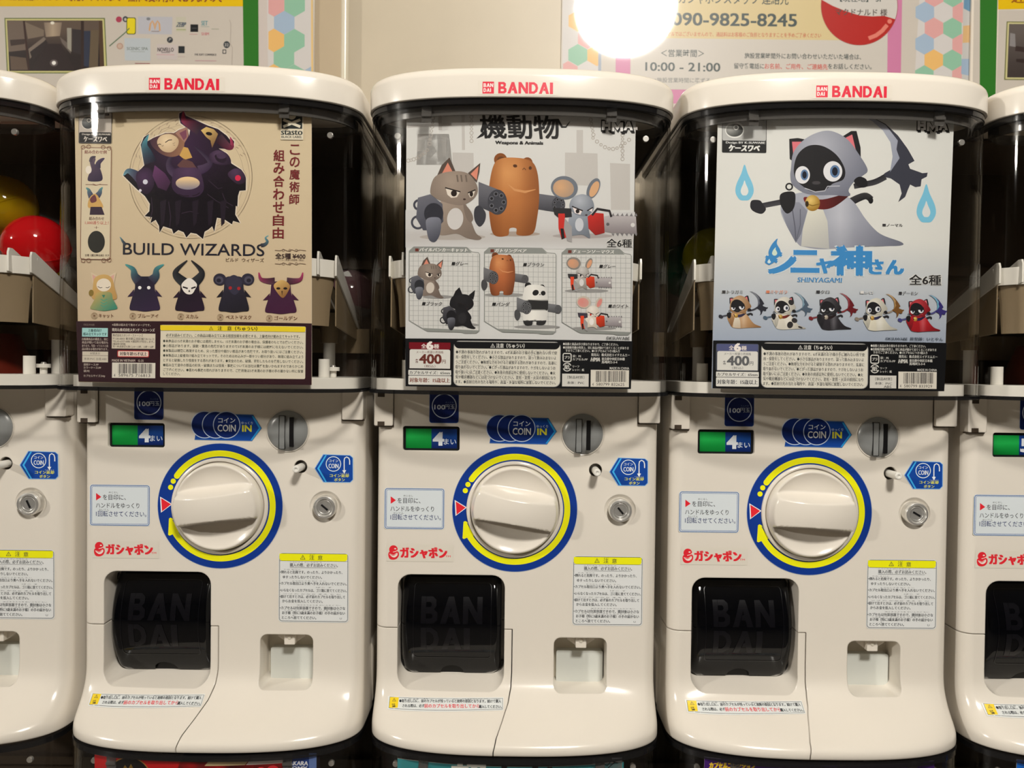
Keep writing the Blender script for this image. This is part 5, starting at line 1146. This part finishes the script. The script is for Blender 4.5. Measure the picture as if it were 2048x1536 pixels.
    c.ell(845, 1155, 42, 46, rad(mix(bell,(255,245,200),.4), mix(bell,(70,40,10),.4), 832, 1140, 60), 16, 20); c.stroke([(806,1158),(845,1170),(886,1160)], 6, mix(bell,(60,40,10),.5)); c.ell(813, 1160, 10, 17, (50,36,16))
    c.xf()
c.group('hooded_cat_picture', 6)
hooded(B3, (158,162,176), (104,108,124), (56,58,70), (140,146,164), (36,36,42), (110,30,32), (196,156,60), (206,206,196))
def drop(cx, y0, y1, w_, col, inner, curl=0):
    h = y1-y0
    pts = [(cx+curl,y0),(cx+w_*.18,y0+h*.25),(cx+w_*.45,y0+h*.55),(cx+w_*.5,y0+h*.78),(cx+w_*.28,y1-2),(cx,y1),(cx-w_*.28,y1-2),(cx-w_*.5,y0+h*.78),(cx-w_*.45,y0+h*.55),(cx-w_*.18,y0+h*.25)]
    c.blob(pts, col, None, 4)
    k = .42; c.blob([(cx+(x-cx)*k, y1-h*.14+(y-y1)*k) for x, y in pts], inner, None, 3)
c.group('flame_marks', 10)
drop(1489, 329, 401, 36, (116,184,214), (212,216,216)); drop(1852.5, 368, 445, 38, (116,184,214), (206,210,212)); 
hma(1834, 252, .98)
c.group('maker_mark', 6)
c.rect(1444, 236, 1533, 306, (70,72,74), 3).rect(1445, 237, 1532, 281.5, (176,178,178), 3, .1); c.rect(1445, 281.5, 1532.5, 305, (30,32,34), .1, 3)
c.ell(1469, 260, 19, 16.5, (214,216,214)); c.ell(1469, 260.5, 17, 13, rad((196,198,196), (64,66,66), 1460, 252, 24), 5); c.ring(1472, 255, 4.4, 2, (220,222,220), 16); c.rect(1491, 237, 1529, 241, (40,42,44)); c.text('Design BY K-SUWABE', 1452, 1530, 286, 5.5, (200,202,202), .06, res=2, capfit=True); c.text('ケースワベ', 1458, 1519, 296.3, 12.5, (216,218,216), .06, .15, res=2, capfit=True)
c.group('title_lettering', 20)
BL_ = (58,130,190)
def title(b, col, dy=0):
    c.text('シ', 1534, 1590, 523+dy, 46, col, b, -.1, res=3, capfit=True).text('ニ', 1584, 1636, 523+dy, 42, col, b, res=3, capfit=True).text('ャ', 1634, 1666, 532+dy, 28, col, b, res=3, capfit=True).text('神', 1664, 1740, 522+dy, 54, col, b, res=3, capfit=True).text('さん', 1738, 1806, 534+dy, 28, col, b, res=3, capfit=True)
title(.13, (198,208,214)); title(.065, BL_)
c.poly([(1680,502),(1687,489),(1695,502)], BL_).poly([(1711,502),(1719,489),(1726,502)], BL_)
drop(1549, 477, 517, 24, BL_, (196,214,200), 6); drop(1538, 508, 530, 16, BL_, (196,214,220), 2)
c.text('SHINYAGAMI', 1595, 1683, 560, 9.5, (200,210,216), .10, capfit=True).text('SHINYAGAMI', 1595, 1683, 560, 9.5, (62,124,178), .045, .1, res=2, capfit=True); zenshu(1818, 1882, 560.5, 22)
c.text('■ノーマル', 1765, 1805, 450.5, 7, (60,60,62), .04, res=2)
c.group('small_figures', 40)
V = [((178,142,104),(130,96,64),(40,42,52),(80,86,100),(46,48,58),(60,60,100),(196,150,60),(206,200,186),True,None),((206,202,192),(160,158,150),(70,86,104),(110,140,160),(70,90,110),(140,50,40),(190,150,60),(206,202,192),False,(44,42,44)),
     ((44,42,48),(28,28,32),(96,24,32),(120,40,50),(110,30,36),(40,30,36),(170,170,176),(44,42,48),True,None),((204,202,190),(160,158,148),(110,76,40),(150,116,70),(130,120,110),(60,66,110),(196,150,60),(210,206,190),False,None),((168,30,38),(110,16,26),(50,44,110),(90,150,180),(60,60,120),(60,40,90),(206,160,60),(160,28,36),True,None)]
for i, (v_, x, y) in enumerate(zip(V, (1483,1572,1663,1755,1841), (622,624.5,625.5,627,629))):
    ro, r2, b1, b2, sh_, co, be, fr__, sl, spt = v_
    k = .0975; hooded((x-960*k, y-1060*k-.0, k), ro, r2, b1, b2, sh_, co, be, fr__, (110,116,130), sl, spt)
for s_, x0, x1, y, col in (('■トラガミ',1444,1485,584,(60,60,62)),('■ミケガラ',1532,1574,584,(196,120,90)),('■クロ',1632,1658,584,(50,50,54)),('■シロ',1720,1745,585,(206,206,206)),('■デーモン',1797,1835,586.5,(50,50,54))):
    c.text(s_, x0, x1, y, 7.4, (206,208,208) if col[0] < 200 else (120,130,140), .12); c.text(s_, x0, x1, y, 7.4, col, .04, res=2)
c.text('©KSUWABE  原型師：いとやん', 1770, 1885, 678, 7.4, (60,70,84), .02, res=2)
c.group('information_band', 2); c.poly([(1426,681),(1892.5,686),(1887.5,782.5),(1425,776.5)], (14,16,20)); 
c.tilt = ROLL
infoband(1425.5, 680.5, 0, (78,84,124), (92,94,98), (84,86,90), True, '4580799833929', 9, (70,74,84))
c.build(rt, M['pr'])
# ---------------------------------------------------------------- capsules
def capsule(k, x, y, z, rad_, col, label, rot=(0,0,0), top=None, group=None):
    root = empty('capsule', (X0+.3*k+x, FACE+y, CZ+HB+z), label, 'capsule', group)
    def half(s_, m, nm):
        prof = [(rad_*math.cos(R(a)), s_*rad_*math.sin(R(a))) for a in range(90, -1, -9)]
        prof = [(max(0, r_), h) for r_, h in prof]; prof[0] = (0, prof[0][1])
        prof += [(rad_*1.015, s_*-.0 ), (rad_*1.015, s_*-.0012)] if s_ > 0 else []
        v = MB().lathe(prof, 0, 0, 40); v.v = [(a, c2, b) for a, b, c2 in v.v]
        o = v.obj(nm, m, root, 50)
        return o
    half(-1, col, 'coloured_shell'); half(1, top or col, 'upper_shell')
    root.rotation_euler = rot
    return root
def capm(name, col, tint): return clearmat(name, tint, .06, 1.5, col, .72)
RC = capm('red_capsule_plastic', (.62, .008, .012), (.9, .1, .06)); YC = capm('yellow_capsule_plastic', (.50, .33, .005), (.8, .7, .1)); GC = capm('green_capsule_plastic', (.0, .10, .05), (.1, .6, .35)); YG = capm('yellow_green_capsule_plastic', (.34, .32, .01), (.7, .7, .1)); CC = clearmat('clear_capsule_plastic', (.80, .80, .80), .06, 1.5, (.4,.38,.36), .12); OC = capm('orange_capsule_plastic', (.6,.16,.01), (.9,.4,.1))
capsule(-2, .0915, .030, .5100-.0195, .0325, RC, 'glossy red capsule in the left edge machine', (.5,.3,0))
capsule(-2, .044, .052, .5370, .0325, YC, 'dull yellow capsule on top of the red one, left edge', (.2,-.4,0))
capsule(-2, .038, .112, .4800, .0325, YC, 'yellow capsule behind the red one, left edge', (.9,.2,0))
capsule(-2, .0985, .1090, .4980, .0280, CC, 'clear capsule half hidden behind the red one, left edge', (.3,.1,0))
capsule(-1, .106, .1080, .4500, .0300, CC, 'clear capsule with folded white paper, right side of wizard machine', (.3,.4,.2), capm('mauve_capsule_plastic', (.12,.06,.07), (.4,.3,.3)))
capsule(1, -.092, .050, .4900, .0325, YG, 'yellow-green capsule left of the hooded cat card', (.4,-.2,0))
capsule(1, -.1060, .1180, .4850, .0315, GC, 'dark green capsule behind the yellow-green one', (.2,.2,0))
pp = MB(); pp.add([(-.018,-.012,.012),(.004,-.020,.018),(.012,-.016,.006),(-.006,-.012,-.016),(-.010,.008,.010),(.008,.006,.012),(.010,.004,-.012)], [(0,1,3),(1,2,3),(0,4,1),(1,4,5),(1,5,2),(2,5,6),(3,2,6),(0,3,6,4)])
pw = pp.obj('folded_paper', mat('leaflet_paper', (.72,.72,.70), .5), None, 10); pw.location = (X0-.3+.104, FACE+.104, CZ+HB+.458)
tag(pw, 'folded white leaflet inside the clear capsule beside the wizard card', 'leaflet')
# ---------------------------------------------------------------- the row of machines
base = CZ+HB
rows = []
names = {-2:'white capsule machine cut off by the left edge with red and yellow capsules inside',
 -1:'white capsule machine with the beige horned wizard card, left of centre', 0:'middle white capsule machine with the cat, bear and mouse card',
 1:'white capsule machine with the hooded cat and scythe card, right of centre', 2:'white capsule machine cut off by the right edge, without a card in view'}
KN = {-2:0, -1:7, 0:-9, 1:-3, 2:0}; LKR = {-2:-25, -1:-50, 0:-40, 1:-60, 2:0}
for k in (0, -2, -1, 1, 2):
    m = machine if k == 0 else copy_tree(machine)
    m.location = (X0+.3*k, FACE, base); tag(m, names[k], 'capsule machine', 'capsule machines in the upper row'); rows.append((k, m))
for k, m in rows:
    for ch in m.children:
        n = ch.name.split('.')[0]
        if n == 'dial_knob': ch.rotation_euler = (0, -R(KN[k]), 0)
        if n == 'key_lock': ch.rotation_euler = (0, R(LKR[k]), 0)
    if k == 2:
        for ch in list(m.children):
            if ch.name.startswith('counter_drum'): bpy.data.objects.remove(ch)
        mk_drum(m, 'counter_drum', '5')
# ---------------------------------------------------------------- the lower row and its stand
DZ = .6140
LOWN = {-2:'lower capsule machine under the left edge machine', -1:'lower capsule machine with red and black card', 0:'lower capsule machine with teal card', 1:'lower capsule machine with purple card', 2:'lower capsule machine with blue card, under the right edge machine'}
SKIP = ('lid','inner_rail','coin_in_sticker','coin_return_sticker','instruction_sticker','logo_sticker','caution_sticker','hundred_yen_sticker','chute_caution_sticker','raised_lettering')
for k in (-2, -1, 0, 1, 2):
    m = copy_tree(machine, None, SKIP); m.location = (X0+.3*k, FACE+.0235, base-DZ)
    tag(m, LOWN[k], 'capsule machine', 'capsule machines in the lower row')
st = empty('machine_stand', (X0, FACE, 0), 'black steel stand under the capsule machines', 'stand')
MB().box(-.78, .78, -.04, .22, .0, base-DZ-.0005).obj('plinth', M['black'], st)
def lowcard(k, label, x0, x1, yt, bg):
    rt, c = card(k, label, (x0, yt), (x1, 1760), bg, -DZ, .013)
    return rt, c
rt, c = lowcard(-1, 'red and black card with a gold ringed emblem in the lower left machine', 189, 633, 1509, (176,20,24))
c.group('card_print', 4)
c.poly([(370,1500),(640,1500),(640,1600),(330,1600)], (22,18,24)); c.ell(257, 1560, 46, 46, (150,110,50), n=40); c.ell(257, 1560, 44, 44, (14,12,14), n=40); c.poly([(244,1540),(250,1530),(256,1538),(262,1528),(268,1540),(262,1548)], (110,84,30))
c.poly([(420,1519),(500,1517),(490,1530),(409,1532)], (176,156,118)); c.poly([(503,1516),(570,1514),(568,1526),(492,1530)], (196,186,180)); c.ell(546, 1540, 12, 9, (200,40,50)); c.ell(522, 1542, 10, 8, (200,40,50))
c.group('maker_label').rect(567, 1510, 632, 1560, (26,58,128)); c.poly([(618,1506),(633,1506),(633,1560),(618,1560)], (96,120,176)); c.text('TAKARA', 572, 616, 1526.5, 8.5, (214,216,222), .06, .1, res=2, capfit=True).text('TOMY', 575, 614, 1537, 9, (214,216,222), .06, .1, res=2, capfit=True)
c.build(rt, M['pr'])
rt, c = lowcard(0, 'teal card with white and black heading in the lower middle machine', 795, 1243, 1517, (48,128,134))
c.group('card_print', 4)
c.rect(1184, 1515, 1244, 1600, (160,156,154)); c.stroke([(1196,1534),(1206,1526),(1214,1532),(1222,1522),(1236,1526)], 2, (40,40,44)); c.stroke([(1216,1536),(1230,1524)], 2, (40,40,44))
c.group('heading').text('超', 902, 972, 1552, 50, (214,214,206), .05, res=2, capfit=True).text('ねじ', 990, 1110, 1555, 48, (20,24,28), .05, res=2, capfit=True)
c.build(rt, M['pr'])
rt, c = lowcard(1, 'purple card with yellow heading in the lower right machine', 1409, 1860, 1514, (62,26,104))
c.group('card_print', 4); c.text('カプセルコレクション', 1419, 1510, 1531, 12, (226,190,40), .07, .1, res=2, capfit=True); c.build(rt, M['pr'])
rt, c = lowcard(2, 'bright blue card in the lower machine at the right edge', 2034, 2440, 1519, (20,96,190))
